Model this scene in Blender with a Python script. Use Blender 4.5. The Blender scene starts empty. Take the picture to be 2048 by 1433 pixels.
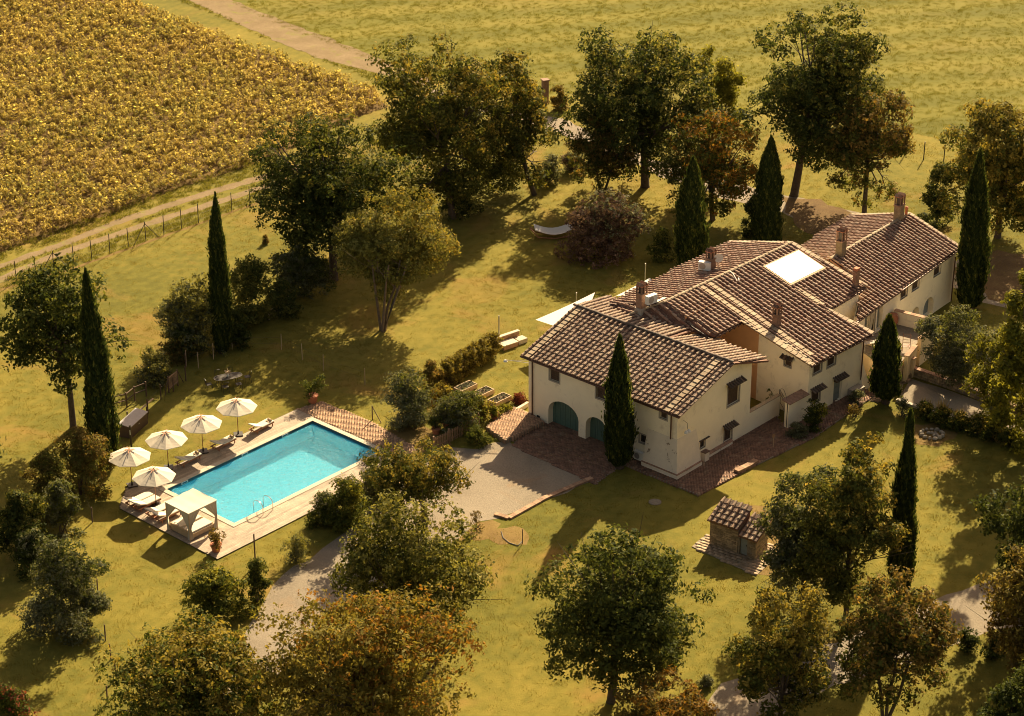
import bpy, math, random
import numpy as np
from mathutils import Vector, Matrix
from mathutils.geometry import tessellate_polygon

R = math.radians
random.seed(11); rng = np.random.default_rng(11)
C = bpy.context.scene.collection
S = bpy.context.scene

# ---------------------------------------------------------------- camera, sky, sun, exposure
CAMH, FPX, PITCH, CX, CY = 72.0, 4500.0, R(25.8), 1024.0, 716.5
cam = bpy.data.cameras.new('camera'); camo = bpy.data.objects.new('camera', cam); C.objects.link(camo)
camo.location = (0, 0, CAMH); camo.rotation_euler = (R(90) - PITCH, 0, 0)
cam.sensor_width = 36; cam.lens = FPX / 2048 * 36; cam.clip_start = 1; cam.clip_end = 9000
S.camera = camo
SUN_AZ, SUN_EL = 69.5, 31.5            # compass angle (from +X) the light comes from, elevation
w = bpy.data.worlds.new('World'); S.world = w; w.use_nodes = True
nt = w.node_tree; bg = nt.nodes['Background']
sky = nt.nodes.new('ShaderNodeTexSky'); sky.sky_type = 'NISHITA'; sky.sun_disc = False
sky.sun_elevation = R(SUN_EL); sky.sun_rotation = R(90 - SUN_AZ); sky.air_density = 1.0; sky.dust_density = 2.5; sky.ozone_density = 0.6
wb = nt.nodes.new('ShaderNodeMix'); wb.data_type = 'RGBA'; wb.blend_type = 'MULTIPLY'; wb.inputs[0].default_value = 1
wb.inputs[7].default_value = (1.0, 0.74, 0.52, 1)         # warm white balance of the photograph
nt.links.new(sky.outputs[0], wb.inputs[6]); nt.links.new(wb.outputs[2], bg.inputs[0]); bg.inputs[1].default_value = 0.070
sl = bpy.data.lights.new('sun', 'SUN'); sl.energy = 5.0; sl.angle = R(0.53); sl.color = (1.0, 0.81, 0.51)
so = bpy.data.objects.new('sun', sl); C.objects.link(so)
sd = Vector((math.cos(R(SUN_AZ)) * math.cos(R(SUN_EL)), math.sin(R(SUN_AZ)) * math.cos(R(SUN_EL)), math.sin(R(SUN_EL))))
so.rotation_euler = sd.to_track_quat('Z', 'Y').to_euler(); so.location = (60, 260, 120)
S.view_settings.view_transform = 'Standard'; S.view_settings.look = 'None'; S.view_settings.gamma = 1.0
S.view_settings.use_curve_mapping = False; S.view_settings.exposure = 1.5
S.render.engine = 'CYCLES'; S.cycles.max_bounces = 6; S.cycles.diffuse_bounces = 3; S.cycles.glossy_bounces = 2
S.cycles.transmission_bounces = 4; S.cycles.transparent_max_bounces = 8
S.cycles.use_denoising = True; S.cycles.denoising_input_passes = 'RGB_ALBEDO_NORMAL'; S.cycles.denoising_prefilter = 'ACCURATE'; S.cycles.pixel_filter_type = 'BLACKMAN_HARRIS'; S.cycles.filter_width = 1.0; S.cycles.sample_clamp_indirect = 3.0

# ---------------------------------------------------------------- helpers
cP, sP = math.cos(PITCH), math.sin(PITCH)
def ray(px, py):
    x, y = px - CX, -(py - CY); return np.array([x, cP * FPX + sP * y, -sP * FPX + cP * y])
def G(px, py, z=0.0):
    """the place on the level z that is seen at a point of the photograph"""
    d = ray(px, py); t = (z - CAMH) / d[2]; return np.array([d[0] * t, d[1] * t, z])
def scale_at(p):                         # photo pixels per metre at a place
    return FPX / math.sqrt(p[0] ** 2 + p[1] ** 2 + (CAMH - p[2]) ** 2)
def proj(p):
    Y, Z = p[1], p[2] - CAMH; yy = cP * Y - sP * Z; zz = sP * Y + cP * Z
    return CX + FPX * p[0] / yy, CY - FPX * zz / yy
def height_at(b, py):
    lo, hi = -5., 60.
    for _ in range(40):
        m = (lo + hi) / 2
        if proj((b[0], b[1], m))[1] > py: lo = m
        else: hi = m
    return m
class Frame:
    """plan frame: u along az, n to its left"""
    def __init__(s, o, az):
        a = R(az); s.o = np.array([o[0], o[1], 0.]); s.az = az
        s.u = np.array([math.cos(a), math.sin(a), 0.]); s.n = np.array([-math.sin(a), math.cos(a), 0.])
    def P(s, u, n, z=0.): return s.o + s.u * u + s.n * n + np.array([0, 0, z])
    def uv(s, px, py, z=0.):
        d = G(px, py, z) - s.o; return float(d @ s.u), float(d @ s.n)
    def on_n(s, px, py, n):              # hit of a pixel ray with the wall plane n = const -> (u, z)
        d = ray(px, py); c = np.array([0, 0, CAMH]); q = s.P(0, n); t = ((q - c) @ s.n) / (d @ s.n); p = c + d * t
        return float((p - s.o) @ s.u), float(p[2])
    def on_u(s, px, py, u):
        d = ray(px, py); c = np.array([0, 0, CAMH]); q = s.P(u, 0); t = ((q - c) @ s.u) / (d @ s.u); p = c + d * t
        return float((p - s.o) @ s.n), float(p[2])

ORG = {}
def tag(o, label=None, cat=None, group=None, kind=None):
    if label: o['label'] = label
    if cat: o['category'] = cat
    if group: o['group'] = group
    if kind: o['kind'] = kind
    return o
def thing(name, label, cat, loc=(0, 0, 0), rz=0.0, group=None):
    o = bpy.data.objects.new(name, None); C.objects.link(o); o.empty_display_size = 0.2
    o.location = tuple(float(v) for v in loc); o.rotation_euler = (0, 0, rz); ORG[o.name] = np.array([float(v) for v in loc])
    return tag(o, label, cat, group)
def org_of(o):
    v = np.zeros(3)
    while o is not None: v = v + ORG.get(o.name, np.zeros(3)); o = o.parent
    return v
def copy_tree(o, parent=None):
    c = o.copy(); C.objects.link(c); c.parent = parent
    for ch in [x for x in bpy.data.objects if x.parent == o]: copy_tree(ch, c)
    return c
def mesh_from(name, V, F, mats, tint=None, smooth=False, midx=None, F_is_quads=False):
    me = bpy.data.meshes.new(name)
    if F_is_quads:
        V = np.asarray(V, np.float32); F = np.asarray(F, np.int32); nf, k = F.shape
        me.vertices.add(len(V)); me.vertices.foreach_set('co', V.ravel())
        me.loops.add(nf * k); me.loops.foreach_set('vertex_index', F.ravel())
        me.polygons.add(nf); me.polygons.foreach_set('loop_start', np.arange(nf, dtype=np.int32) * k)
        me.polygons.foreach_set('loop_total', np.full(nf, k, np.int32))
        me.update(calc_edges=True)
    else:
        me.from_pydata([tuple(map(float, v)) for v in V], [], F)
    for m in (mats if isinstance(mats, (list, tuple)) else [mats]): me.materials.append(m)
    if midx is not None: me.polygons.foreach_set('material_index', np.asarray(midx, np.int32))
    if tint is not None:
        a = me.attributes.new('tint', 'FLOAT', 'FACE'); a.data.foreach_set('value', np.asarray(tint, np.float32))
    if smooth: me.polygons.foreach_set('use_smooth', np.ones(len(me.polygons), bool))
    me.update()
    return me
def link(name, me, parent=None, kind=None):
    o = bpy.data.objects.new(name, me); C.objects.link(o)
    if parent is not None: o.parent = parent
    if kind: o['kind'] = kind
    return o
class MB:
    """collects boxes, tubes, prisms and plates; build() links them as ONE mesh object"""
    def __init__(s): s.V = []; s.F = []; s.T = []; s.M = []
    def add(s, V, F, t=None, m=0):
        b = len(s.V); s.V.extend([np.asarray(v, float) for v in V])
        t = random.random() if t is None else t
        for f in F: s.F.append(tuple(b + i for i in f)); s.T.append(t); s.M.append(m)
        return s
    def box(s, c, size, rz=0., t=None, m=0, tilt=None):
        x, y, z = [v / 2 for v in size]
        V = np.array([(a * x, b * y, d * z) for d in (-1, 1) for a, b in ((-1, -1), (1, -1), (1, 1), (-1, 1))])
        if tilt is not None: V = V @ np.array(Matrix.Rotation(tilt[0], 3, tilt[1])).T
        ca, sa = math.cos(rz), math.sin(rz); M = np.array([[ca, -sa, 0], [sa, ca, 0], [0, 0, 1]])
        V = V @ M.T + np.asarray(c, float)
        return s.add(V, [(3, 2, 1, 0), (4, 5, 6, 7), (0, 1, 5, 4), (1, 2, 6, 5), (2, 3, 7, 6), (3, 0, 4, 7)], t, m)
    def fbox(s, fr, u0, u1, n0, n1, z0, z1, t=None, m=0):
        V = [fr.P(u, n, z) for z in (z0, z1) for u, n in ((u0, n0), (u1, n0), (u1, n1), (u0, n1))]
        return s.add(V, [(3, 2, 1, 0), (4, 5, 6, 7), (0, 1, 5, 4), (1, 2, 6, 5), (2, 3, 7, 6), (3, 0, 4, 7)], t, m)
    def hexa(s, lo, hi, t=None, m=0):    # two 4-rings
        return s.add(list(lo) + list(hi), [(3, 2, 1, 0), (4, 5, 6, 7), (0, 1, 5, 4), (1, 2, 6, 5), (2, 3, 7, 6), (3, 0, 4, 7)], t, m)
    def prism(s, poly, z0, z1, t=None, m=0):
        n = len(poly); V = [(p[0], p[1], z0) for p in poly] + [(p[0], p[1], z1) for p in poly]
        ar = sum(poly[i][0] * poly[(i + 1) % n][1] - poly[(i + 1) % n][0] * poly[i][1] for i in range(n))
        tri = tessellate_polygon([[Vector((p[0], p[1], 0)) for p in poly]]); F = []
        for a, b, c in tri:
            A = [poly[a], poly[b], poly[c]]
            up = (A[1][0] - A[0][0]) * (A[2][1] - A[0][1]) - (A[2][0] - A[0][0]) * (A[1][1] - A[0][1]) > 0
            F.append((n + a, n + b, n + c) if up else (n + c, n + b, n + a)); F.append((c, b, a) if up else (a, b, c))
        for i in range(n):
            j = (i + 1) % n; F.append((i, j, n + j, n + i) if ar > 0 else (j, i, n + i, n + j))
        return s.add(V, F, t, m)
    def tube(s, pts, rad, seg=6, t=None, m=0, cap=True):
        pts = [np.asarray(p, float) for p in pts]; k = len(pts)
        if not hasattr(rad, '__len__'): rad = [rad] * k
        V = []; F = []
        for i, p in enumerate(pts):
            d = pts[min(i + 1, k - 1)] - pts[max(i - 1, 0)]; d = d / (np.linalg.norm(d) + 1e-9)
            a = np.cross(d, [0, 0, 1.]) if abs(d[2]) < .95 else np.cross(d, [1., 0, 0]); a /= np.linalg.norm(a) + 1e-9; b = np.cross(d, a)
            for j in range(seg):
                th = 2 * math.pi * j / seg; V.append(p + rad[i] * (math.cos(th) * a + math.sin(th) * b))
        for i in range(k - 1):
            for j in range(seg):
                j2 = (j + 1) % seg; F.append((i * seg + j, i * seg + j2, (i + 1) * seg + j2, (i + 1) * seg + j))
        if cap: F.append(tuple(range(seg - 1, -1, -1))); F.append(tuple((k - 1) * seg + j for j in range(seg)))
        return s.add(V, F, t, m)
    def lathe(s, c, prof, seg=16, t=None, m=0):  # prof: [(r, z)]
        V = []; F = []; k = len(prof)
        for r, z in prof:
            for j in range(seg):
                th = 2 * math.pi * j / seg; V.append((c[0] + r * math.cos(th), c[1] + r * math.sin(th), c[2] + z))
        for i in range(k - 1):
            for j in range(seg):
                j2 = (j + 1) % seg; F.append((i * seg + j, i * seg + j2, (i + 1) * seg + j2, (i + 1) * seg + j))
        F.append(tuple(range(seg - 1, -1, -1))); F.append(tuple((k - 1) * seg + j for j in range(seg)))
        return s.add(V, F, t, m)
    def ball(s, c, r, t=None, m=0, seg=8, rings=5):
        r = (r, r, r) if not hasattr(r, '__len__') else r; V = []; F = []
        for i in range(rings + 1):
            ph = math.pi * i / rings
            for j in range(seg):
                th = 2 * math.pi * j / seg; V.append((c[0] + r[0] * math.sin(ph) * math.cos(th), c[1] + r[1] * math.sin(ph) * math.sin(th), c[2] - r[2] * math.cos(ph)))
        for i in range(rings):
            for j in range(seg):
                j2 = (j + 1) % seg; F.append((i * seg + j, i * seg + j2, (i + 1) * seg + j2, (i + 1) * seg + j))
        return s.add(V, F, t, m)
    def build(s, name, mats, parent=None, kind=None, smooth=False, local=False, label=None):
        V = np.array(s.V)
        if parent is not None and not local: V = V - org_of(parent)
        o = link(name, mesh_from(name, V, s.F, mats, s.T, smooth, s.M), parent, kind)
        if label: o['label'] = label
        return o
def inside(poly, x, y):
    c = False; n = len(poly); j = n - 1
    for i in range(n):
        xi, yi = poly[i][0], poly[i][1]; xj, yj = poly[j][0], poly[j][1]
        if (yi > y) != (yj > y) and x < (xj - xi) * (y - yi) / (yj - yi) + xi: c = not c
        j = i
    return c
def inside_np(poly, x, y):
    c = np.zeros(len(x), bool); n = len(poly); j = n - 1
    for i in range(n):
        xi, yi = poly[i][0], poly[i][1]; xj, yj = poly[j][0], poly[j][1]
        m = (yi > y) != (yj > y); m &= x < (xj - xi) * (y - yi) / (yj - yi + 1e-12) + xi; c ^= m; j = i
    return c

# ---------------------------------------------------------------- materials
MAT = {}
def newmat(name):
    m = bpy.data.materials.new(name); m.use_nodes = True; MAT[name] = m
    return m, m.node_tree, m.node_tree.nodes['Principled BSDF']
def N(nt, typ, **kw):
    n = nt.nodes.new(typ)
    for k, v in kw.items(): setattr(n, k, v)
    return n
def ramp(nt, stops, fac):
    r = nt.nodes.new('ShaderNodeValToRGB'); e = r.color_ramp.elements
    while len(e) < len(stops): e.new(0.5)
    for i, (p, c) in enumerate(stops): e[i].position = p; e[i].color = (*c, 1)
    nt.links.new(fac, r.inputs[0]); return r.outputs[0]
def noise(nt, scale, detail=4, rough=0.6, vec=None, dist=0.):
    n = N(nt, 'ShaderNodeTexNoise'); n.inputs['Scale'].default_value = scale; n.inputs['Detail'].default_value = detail
    n.inputs['Roughness'].default_value = rough; n.inputs['Distortion'].default_value = dist
    if vec is not None: nt.links.new(vec, n.inputs['Vector'])
    return n.outputs[0]
def math2(nt, op, a, b, clamp=False):
    n = N(nt, 'ShaderNodeMath', operation=op); n.use_clamp = clamp
    for i, v in enumerate((a, b)):
        if isinstance(v, (int, float)): n.inputs[i].default_value = v
        else: nt.links.new(v, n.inputs[i])
    return n.outputs[0]
def mixc(nt, f, a, b, mode='MIX'):
    n = N(nt, 'ShaderNodeMix', data_type='RGBA', blend_type=mode)
    for i, v in ((0, f), (6, a), (7, b)):
        if isinstance(v, (int, float)): n.inputs[i].default_value = v
        elif isinstance(v, tuple): n.inputs[i].default_value = (*v, 1)
        else: nt.links.new(v, n.inputs[i])
    return n.outputs[2]
def pos(nt): return N(nt, 'ShaderNodeNewGeometry').outputs['Position']
def bump(nt, bs, h, strength, dist):
    b = N(nt, 'ShaderNodeBump'); b.inputs['Strength'].default_value = strength; b.inputs['Distance'].default_value = dist
    nt.links.new(h, b.inputs['Height']); nt.links.new(b.outputs[0], bs.inputs['Normal'])
def plain(name, col, rough=0.7, var=0.18, scale=3.0, bmp=0.15, bd=0.01, tintv=0.0, metal=0., stain=None, fine=None):
    m, nt, bs = newmat(name); p = pos(nt)
    a = noise(nt, scale, 5, .6, p)
    lo = tuple(max(0, c * (1 - var)) for c in col); hi = tuple(min(1, c * (1 + var)) for c in col)
    c = ramp(nt, [(.3, lo), (.7, hi)], a)
    if fine:
        f = noise(nt, fine, 3, .7, p); c = mixc(nt, 1.0, c, ramp(nt, [(.3, (.72, .72, .72)), (.7, (1.2, 1.2, 1.2))], f), 'MULTIPLY')
    if stain:
        s = noise(nt, stain[1], 6, .7, p, .5); c = mixc(nt, ramp(nt, [(stain[2], (0, 0, 0)), (stain[3], (1, 1, 1))], s), c, stain[0])
    if tintv:
        at = N(nt, 'ShaderNodeAttribute', attribute_name='tint').outputs['Fac']
        c = mixc(nt, 1.0, c, ramp(nt, [(0, (1 - tintv,) * 3), (1, (1 + tintv,) * 3)], at), 'MULTIPLY')
    nt.links.new(c, bs.inputs['Base Color']); bs.inputs['Roughness'].default_value = rough; bs.inputs['Metallic'].default_value = metal
    if bmp: bump(nt, bs, noise(nt, (fine or scale * 6), 4, .7, p), bmp, bd)
    return m
def leafmat(name, cols, trans=0.35, gloss=.25):
    m = bpy.data.materials.new(name); m.use_nodes = True; nt = m.node_tree; nt.nodes.clear(); MAT[name] = m
    at = N(nt, 'ShaderNodeAttribute', attribute_name='tint').outputs['Fac']
    c = ramp(nt, cols, at)
    bs = N(nt, 'ShaderNodeBsdfPrincipled'); nt.links.new(c, bs.inputs['Base Color']); bs.inputs['Roughness'].default_value = .7
    bs.inputs['Specular IOR Level'].default_value = gloss
    tr = N(nt, 'ShaderNodeBsdfTranslucent'); nt.links.new(mixc(nt, 1., c, (1.25, 1.15, .6), 'MULTIPLY'), tr.inputs[0])
    mx = N(nt, 'ShaderNodeMixShader'); mx.inputs[0].default_value = trans; nt.links.new(bs.outputs[0], mx.inputs[1]); nt.links.new(tr.outputs[0], mx.inputs[2])
    out = N(nt, 'ShaderNodeOutputMaterial'); nt.links.new(mx.outputs[0], out.inputs[0])
    return m
def patchy(m, scale, a, b):
    nt = m.node_tree; p = pos(nt); f = ramp(nt, [(.38, a), (.62, b)], noise(nt, scale, 4, .6, p, .4))
    for l in [l for l in nt.links if l.from_node.type == 'VALTORGB' and l.to_node.type in ('BSDF_PRINCIPLED',)]:
        src = l.from_socket; dst = l.to_socket; nt.links.new(mixc(nt, 1., src, f, 'MULTIPLY'), dst)
def tile_mat(name, cols, extra=(.30, .25, .17)):
    m, nt, bs = newmat(name); p = pos(nt)
    at = N(nt, 'ShaderNodeAttribute', attribute_name='tint').outputs['Fac']
    c = ramp(nt, cols, at)
    c = mixc(nt, ramp(nt, [(.50, (0, 0, 0)), (.62, (.75, .75, .75))], noise(nt, 5, 6, .75, p)), c, extra)
    c = mixc(nt, ramp(nt, [(.60, (0, 0, 0)), (.68, (.8, .8, .8))], noise(nt, 9, 5, .7, p)), c, (.09, .075, .055))
    nt.links.new(c, bs.inputs['Base Color']); bs.inputs['Roughness'].default_value = .85
    bump(nt, bs, noise(nt, 30, 4, .7, p), .4, .01); return m

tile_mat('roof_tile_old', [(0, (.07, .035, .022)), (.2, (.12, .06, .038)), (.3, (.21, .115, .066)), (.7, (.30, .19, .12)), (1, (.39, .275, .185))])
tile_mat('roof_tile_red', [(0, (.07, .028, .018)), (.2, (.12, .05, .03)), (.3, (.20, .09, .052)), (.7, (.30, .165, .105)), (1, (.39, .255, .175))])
tile_mat('roof_tile_dark', [(0, (.05, .032, .022)), (.6, (.10, .065, .045)), (1, (.2, .13, .09))], (.12, .10, .07))
tile_mat('roof_tile_flat', [(0, (.25, .17, .10)), (.5, (.32, .23, .14)), (1, (.40, .30, .19))])
plain('tile_bed', (.16, .075, .045), .9, .3, 2, .3, .02, .2)
plain('stucco', (.91, .79, .58), .9, .05, .7, .04, .004, 0, 0, ((.62, .51, .37), .9, .55, .78))
plain('stucco_yellow', (.76, .60, .36), .9, .06, .8, .12, .004, 0, 0, ((.58, .42, .2), .8, .6, .8))
plain('stucco_old', (.74, .63, .49), .9, .08, 1.2, .2, .006, 0, 0, ((.20, .13, .08), 1.4, .60, .66))
plain('orange_wall', (.62, .33, .15), .9, .08, 1, .1, .004)
plain('stone_trim', (.36, .31, .25), .85, .12, 5, .2, .004)
plain('dark_glass', (.035, .035, .035), .12, .3, 2, 0)
plain('brown_wood', (.065, .036, .022), .7, .25, 6, .2, .004, .15)
plain('green_door', (.075, .13, .10), .6, .1, 4, .1, .003, .08)
plain('grey_door', (.22, .24, .22), .6, .12, 4, .1, .003, .1)
plain('iron', (.035, .025, .02), .5, .2, 5, 0)
plain('gutter', (.10, .045, .025), .45, .15, 5, 0, metal=.4)
plain('galvanised', (.45, .43, .40), .4, .1, 5, 0, metal=.6)
plain('steel', (.75, .75, .75), .15, .05, 5, 0, metal=1.)
plain('white_paint', (.66, .64, .59), .5, .05, 4, .05, .002)
plain('brick_red', (.27, .155, .10), .9, .3, 4, .35, .01, .35, fine=30)
plain('brick_paver', (.19, .10, .06), .9, .25, 2.5, .3, .006, .32, 0, ((.28, .22, .14), 1.1, .55, .75), fine=25)
plain('brick_warm', (.34, .20, .115), .9, .2, 2.0, .3, .006, .28, fine=25)
plain('stone_paver', (.33, .23, .14), .9, .22, 2.2, .35, .01, .25, 0, ((.17, .15, .08), 1.6, .56, .7), fine=20)
plain('stone_rubble', (.30, .22, .13), .95, .3, 3, .5, .02, .38, fine=18)
plain('mortar', (.24, .19, .13), .95, .2, 6, .3, .01)
plain('coping_stone', (.46, .39, .29), .8, .08, 2, .15, .004, .07)
plain('deck_plank', (.34, .26, .18), .75, .2, 1.6, .2, .003, .20, fine=12)
plain('teak', (.34, .14, .06), .6, .2, 6, .1, .003, .15)
plain('canvas', (.56, .49, .38), .9, .04, 3, .08, .003)
plain('cushion', (.64, .57, .45), .95, .04, 4, .1, .004)
plain('towel', (.42, .30, .18), .95, .1, 9, .3, .006)
plain('terracotta', (.42, .15, .07), .85, .15, 5, .15, .004)
plain('soil', (.12, .075, .04), 1., .3, 4, .6, .03, fine=14)
plain('bark', (.075, .052, .035), .95, .35, 5, .6, .02, fine=25)
plain('bark_pale', (.16, .11, .07), .95, .3, 5, .6, .02, fine=25)
plain('post_wood', (.10, .055, .032), .85, .3, 5, .3, .005, .2)
plain('fence_wood', (.30, .18, .10), .8, .25, 5, .3, .005, .25)
plain('timber', (.48, .34, .20), .8, .15, 5, .2, .005, .12)
plain('rock', (.38, .32, .24), .95, .3, 4, .5, .03, .3)
plain('petal', (.75, .5, .42), .8, .2, 9, 0)
plain('red_leaf', (.32, .07, .04), .8, .3, 9, 0)
plain('sail', (.58, .55, .50), .8, .03, 3, .05, .002)
plain('panel_glare', (.60, .58, .55), .35, .03, 2, .05, .002)
plain('box_brown', (.075, .04, .025), .6, .15, 4, .1, .003)
plain('box_top', (.26, .24, .23), .5, .1, 3, .05, .002)
plain('pool_liner', (.11, .64, .88), .5, .05, 1.5, 0, 0)
plain('pool_band', (.02, .10, .16), .35, .2, 8, 0)

LEAF = {
 'dark':  [(0, (0.024, 0.035, 0.010)), (.5, (0.054, 0.069, 0.019)), (.85, (0.107, 0.120, 0.033)), (1, (0.204, 0.177, 0.049))],
 'oak':   [(0, (0.035, 0.043, 0.011)), (.45, (0.086, 0.095, 0.022)), (.8, (0.166, 0.159, 0.039)), (1, (0.290, 0.215, 0.054))],
 'olive': [(0, (0.091, 0.090, 0.022)), (.5, (0.181, 0.173, 0.044)), (.85, (0.288, 0.264, 0.073)), (1, (0.398, 0.344, 0.100))],
 'autumn':[(0, (0.052, 0.041, 0.013)), (.4, (0.128, 0.098, 0.029)), (.75, (0.227, 0.155, 0.043)), (1, (0.341, 0.206, 0.056))],
 'orange':[(0, (0.060, 0.041, 0.010)), (.4, (0.146, 0.095, 0.019)), (.75, (0.258, 0.133, 0.024)), (1, (0.361, 0.172, 0.030))],
 'gold':  [(0, (0.066, 0.066, 0.017)), (.4, (0.171, 0.146, 0.033)), (.8, (0.284, 0.222, 0.047)), (1, (0.416, 0.303, 0.072))],
 'grey':  [(0, (0.056, 0.064, 0.034)), (.5, (0.128, 0.134, 0.072)), (.85, (0.227, 0.222, 0.134)), (1, (0.372, 0.341, 0.227))],
 'green': [(0, (0.033, 0.046, 0.010)), (.5, (0.084, 0.099, 0.022)), (.85, (0.159, 0.163, 0.036)), (1, (0.247, 0.217, 0.054))],
 'lime':  [(0, (0.060, 0.069, 0.012)), (.4, (0.155, 0.155, 0.024)), (.8, (0.275, 0.258, 0.039)), (1, (0.378, 0.335, 0.069))],
 'purple':[(0, (0.066, 0.043, 0.031)), (.5, (0.146, 0.092, 0.071)), (.85, (0.264, 0.170, 0.127)), (1, (0.439, 0.284, 0.228))],
 'cypress':[(0, (0.020, 0.032, 0.012)), (.5, (0.042, 0.059, 0.017)), (.85, (0.090, 0.106, 0.025)), (1, (0.187, 0.174, 0.038))],
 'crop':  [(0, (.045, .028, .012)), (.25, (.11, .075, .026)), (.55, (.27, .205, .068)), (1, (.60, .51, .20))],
 'meadow':[(0, (.10, .105, .018)), (.5, (.145, .140, .025)), (1, (.21, .185, .038))],
 'lawn':  [(0, (.13, .11, .020)), (.5, (.18, .148, .028)), (1, (.25, .19, .04))],
 'straw': [(0, (0.198, 0.144, 0.054)), (.5, (0.324, 0.252, 0.108)), (1, (0.450, 0.378, 0.198))],
 'red':   [(0, (0.045, 0.027, 0.013)), (.5, (0.144, 0.045, 0.027)), (1, (0.288, 0.072, 0.036))],
}
for k, v in LEAF.items(): leafmat('leaf_' + k, v, .45 if k in ('lime', 'crop', 'meadow', 'lawn', 'straw') else .38, .05)

patchy(MAT['leaf_crop'], .13, (.68, .84, .66), (1.15, 1.04, .95)); patchy(MAT['leaf_meadow'], .05, (.85, .95, .9), (1.2, 1.1, 1.1)); patchy(MAT['leaf_lawn'], .07, (.75, .85, .8), (1.2, 1.1, 1.1))
def ground_mat(name, cols, s1, s2, stripe=None, bmp=.6, bd=.04, patch=None):
    m, nt, bs = newmat(name); p = pos(nt)
    a = noise(nt, s1, 6, .62, p, .3); b = noise(nt, s2, 5, .7, p)
    f = math2(nt, 'ADD', math2(nt, 'MULTIPLY', a, .6), math2(nt, 'MULTIPLY', b, .4))
    if stripe:
        mp = N(nt, 'ShaderNodeMapping'); mp.inputs['Rotation'].default_value = (0, 0, R(stripe[0])); nt.links.new(p, mp.inputs[0])
        wv = N(nt, 'ShaderNodeTexWave'); wv.inputs['Scale'].default_value = stripe[1]; wv.inputs['Distortion'].default_value = 3.5
        wv.inputs['Detail'].default_value = 3; wv.inputs['Detail Scale'].default_value = .6; nt.links.new(mp.outputs[0], wv.inputs[0])
        f = math2(nt, 'ADD', f, math2(nt, 'MULTIPLY', math2(nt, 'SUBTRACT', wv.outputs['Fac'], .5), stripe[2]))
    c = ramp(nt, cols, f)
    if patch:
        q = noise(nt, patch[1], 5, .65, p, .6); c = mixc(nt, ramp(nt, [(patch[2], (0, 0, 0)), (patch[3], (1, 1, 1))], q), c, patch[0])
    g = noise(nt, 16, 3, .8, p); c = mixc(nt, 1., c, ramp(nt, [(.3, (.80, .80, .76)), (.7, (1.16, 1.14, 1.12))], g), 'MULTIPLY')
    nt.links.new(c, bs.inputs['Base Color']); bs.inputs['Roughness'].default_value = 1.; bs.inputs['Specular IOR Level'].default_value = .1
    bump(nt, bs, math2(nt, 'ADD', math2(nt, 'MULTIPLY', noise(nt, 7, 5, .8, p), .8), math2(nt, 'MULTIPLY', g, .6)), bmp, bd)
    return m
ground_mat('lawn', [(.32, (.082, .082, .015)), (.45, (.135, .124, .022)), (.56, (.195, .162, .030)), (.70, (.27, .205, .045))], .045, .9, (28, .35, .025), .8, .05, ((.26, .155, .045), .13, .55, .76))
ground_mat('meadow_green', [(.32, (.108, .106, .018)), (.5, (.145, .135, .023)), (.68, (.195, .168, .033))], .04, .5, (75, .05, .22), .3, .04, ((.17, .135, .035), .04, .55, .8))
ground_mat('crop_soil', [(.3, (.10, .065, .025)), (.7, (.20, .13, .045))], .3, 2, None, 1., .1)
ground_mat('dry_dirt', [(.3, (.16, .115, .06)), (.55, (.225, .165, .095)), (.75, (.29, .22, .13))], .5, 4, None, .8, .05, ((.20, .19, .05), .6, .56, .70))
ground_mat('gravel_mat', [(.3, (.19, .155, .115)), (.5, (.27, .225, .17)), (.7, (.34, .285, .22))], .25, 6, None, 1., .06, ((.30, .20, .12), .3, .58, .8))
ground_mat('leaf_litter', [(.3, (.10, .06, .03)), (.55, (.16, .105, .05)), (.75, (.22, .17, .06))], .6, 5, None, 1., .05)
ground_mat('worn_earth', [(.3, (.14, .09, .035)), (.55, (.21, .14, .05)), (.75, (.27, .21, .07))], .4, 4, None, .8, .04)
# ================================================================= SETTING
PF = Frame(G(625, 842, .1), -132.0); PL, PW = 13.1, 6.6
def wob(poly, step=1.5, amp=.18, seed=1):
    r = random.Random(seed); out = []
    for i in range(len(poly)):
        a = np.asarray(poly[i][:2], float); b = np.asarray(poly[(i + 1) % len(poly)][:2], float); L = np.linalg.norm(b - a); k = max(1, int(L / step))
        for j in range(k):
            p = a + (b - a) * j / k; out.append((p[0] + r.uniform(-amp, amp) * (j > 0 or 1), p[1] + r.uniform(-amp, amp)))
    return out
def sheet(name, pxs, z, m, step=1.5, amp=.15, kind='structure', world=False, seed=1, parent=None):
    poly = [G(*p)[:2] for p in pxs] if not world else pxs
    if amp: poly = wob(poly, step, amp, seed)
    tri = tessellate_polygon([[Vector((p[0], p[1], 0)) for p in poly]]); F = []
    for a, b, c in tri:
        A, B, D = poly[a], poly[b], poly[c]
        F.append((a, b, c) if (B[0] - A[0]) * (D[1] - A[1]) - (D[0] - A[0]) * (B[1] - A[1]) > 0 else (c, b, a))
    return link(name, mesh_from(name, [(p[0], p[1], z) for p in poly], F, MAT[m]), parent, kind)
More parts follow.
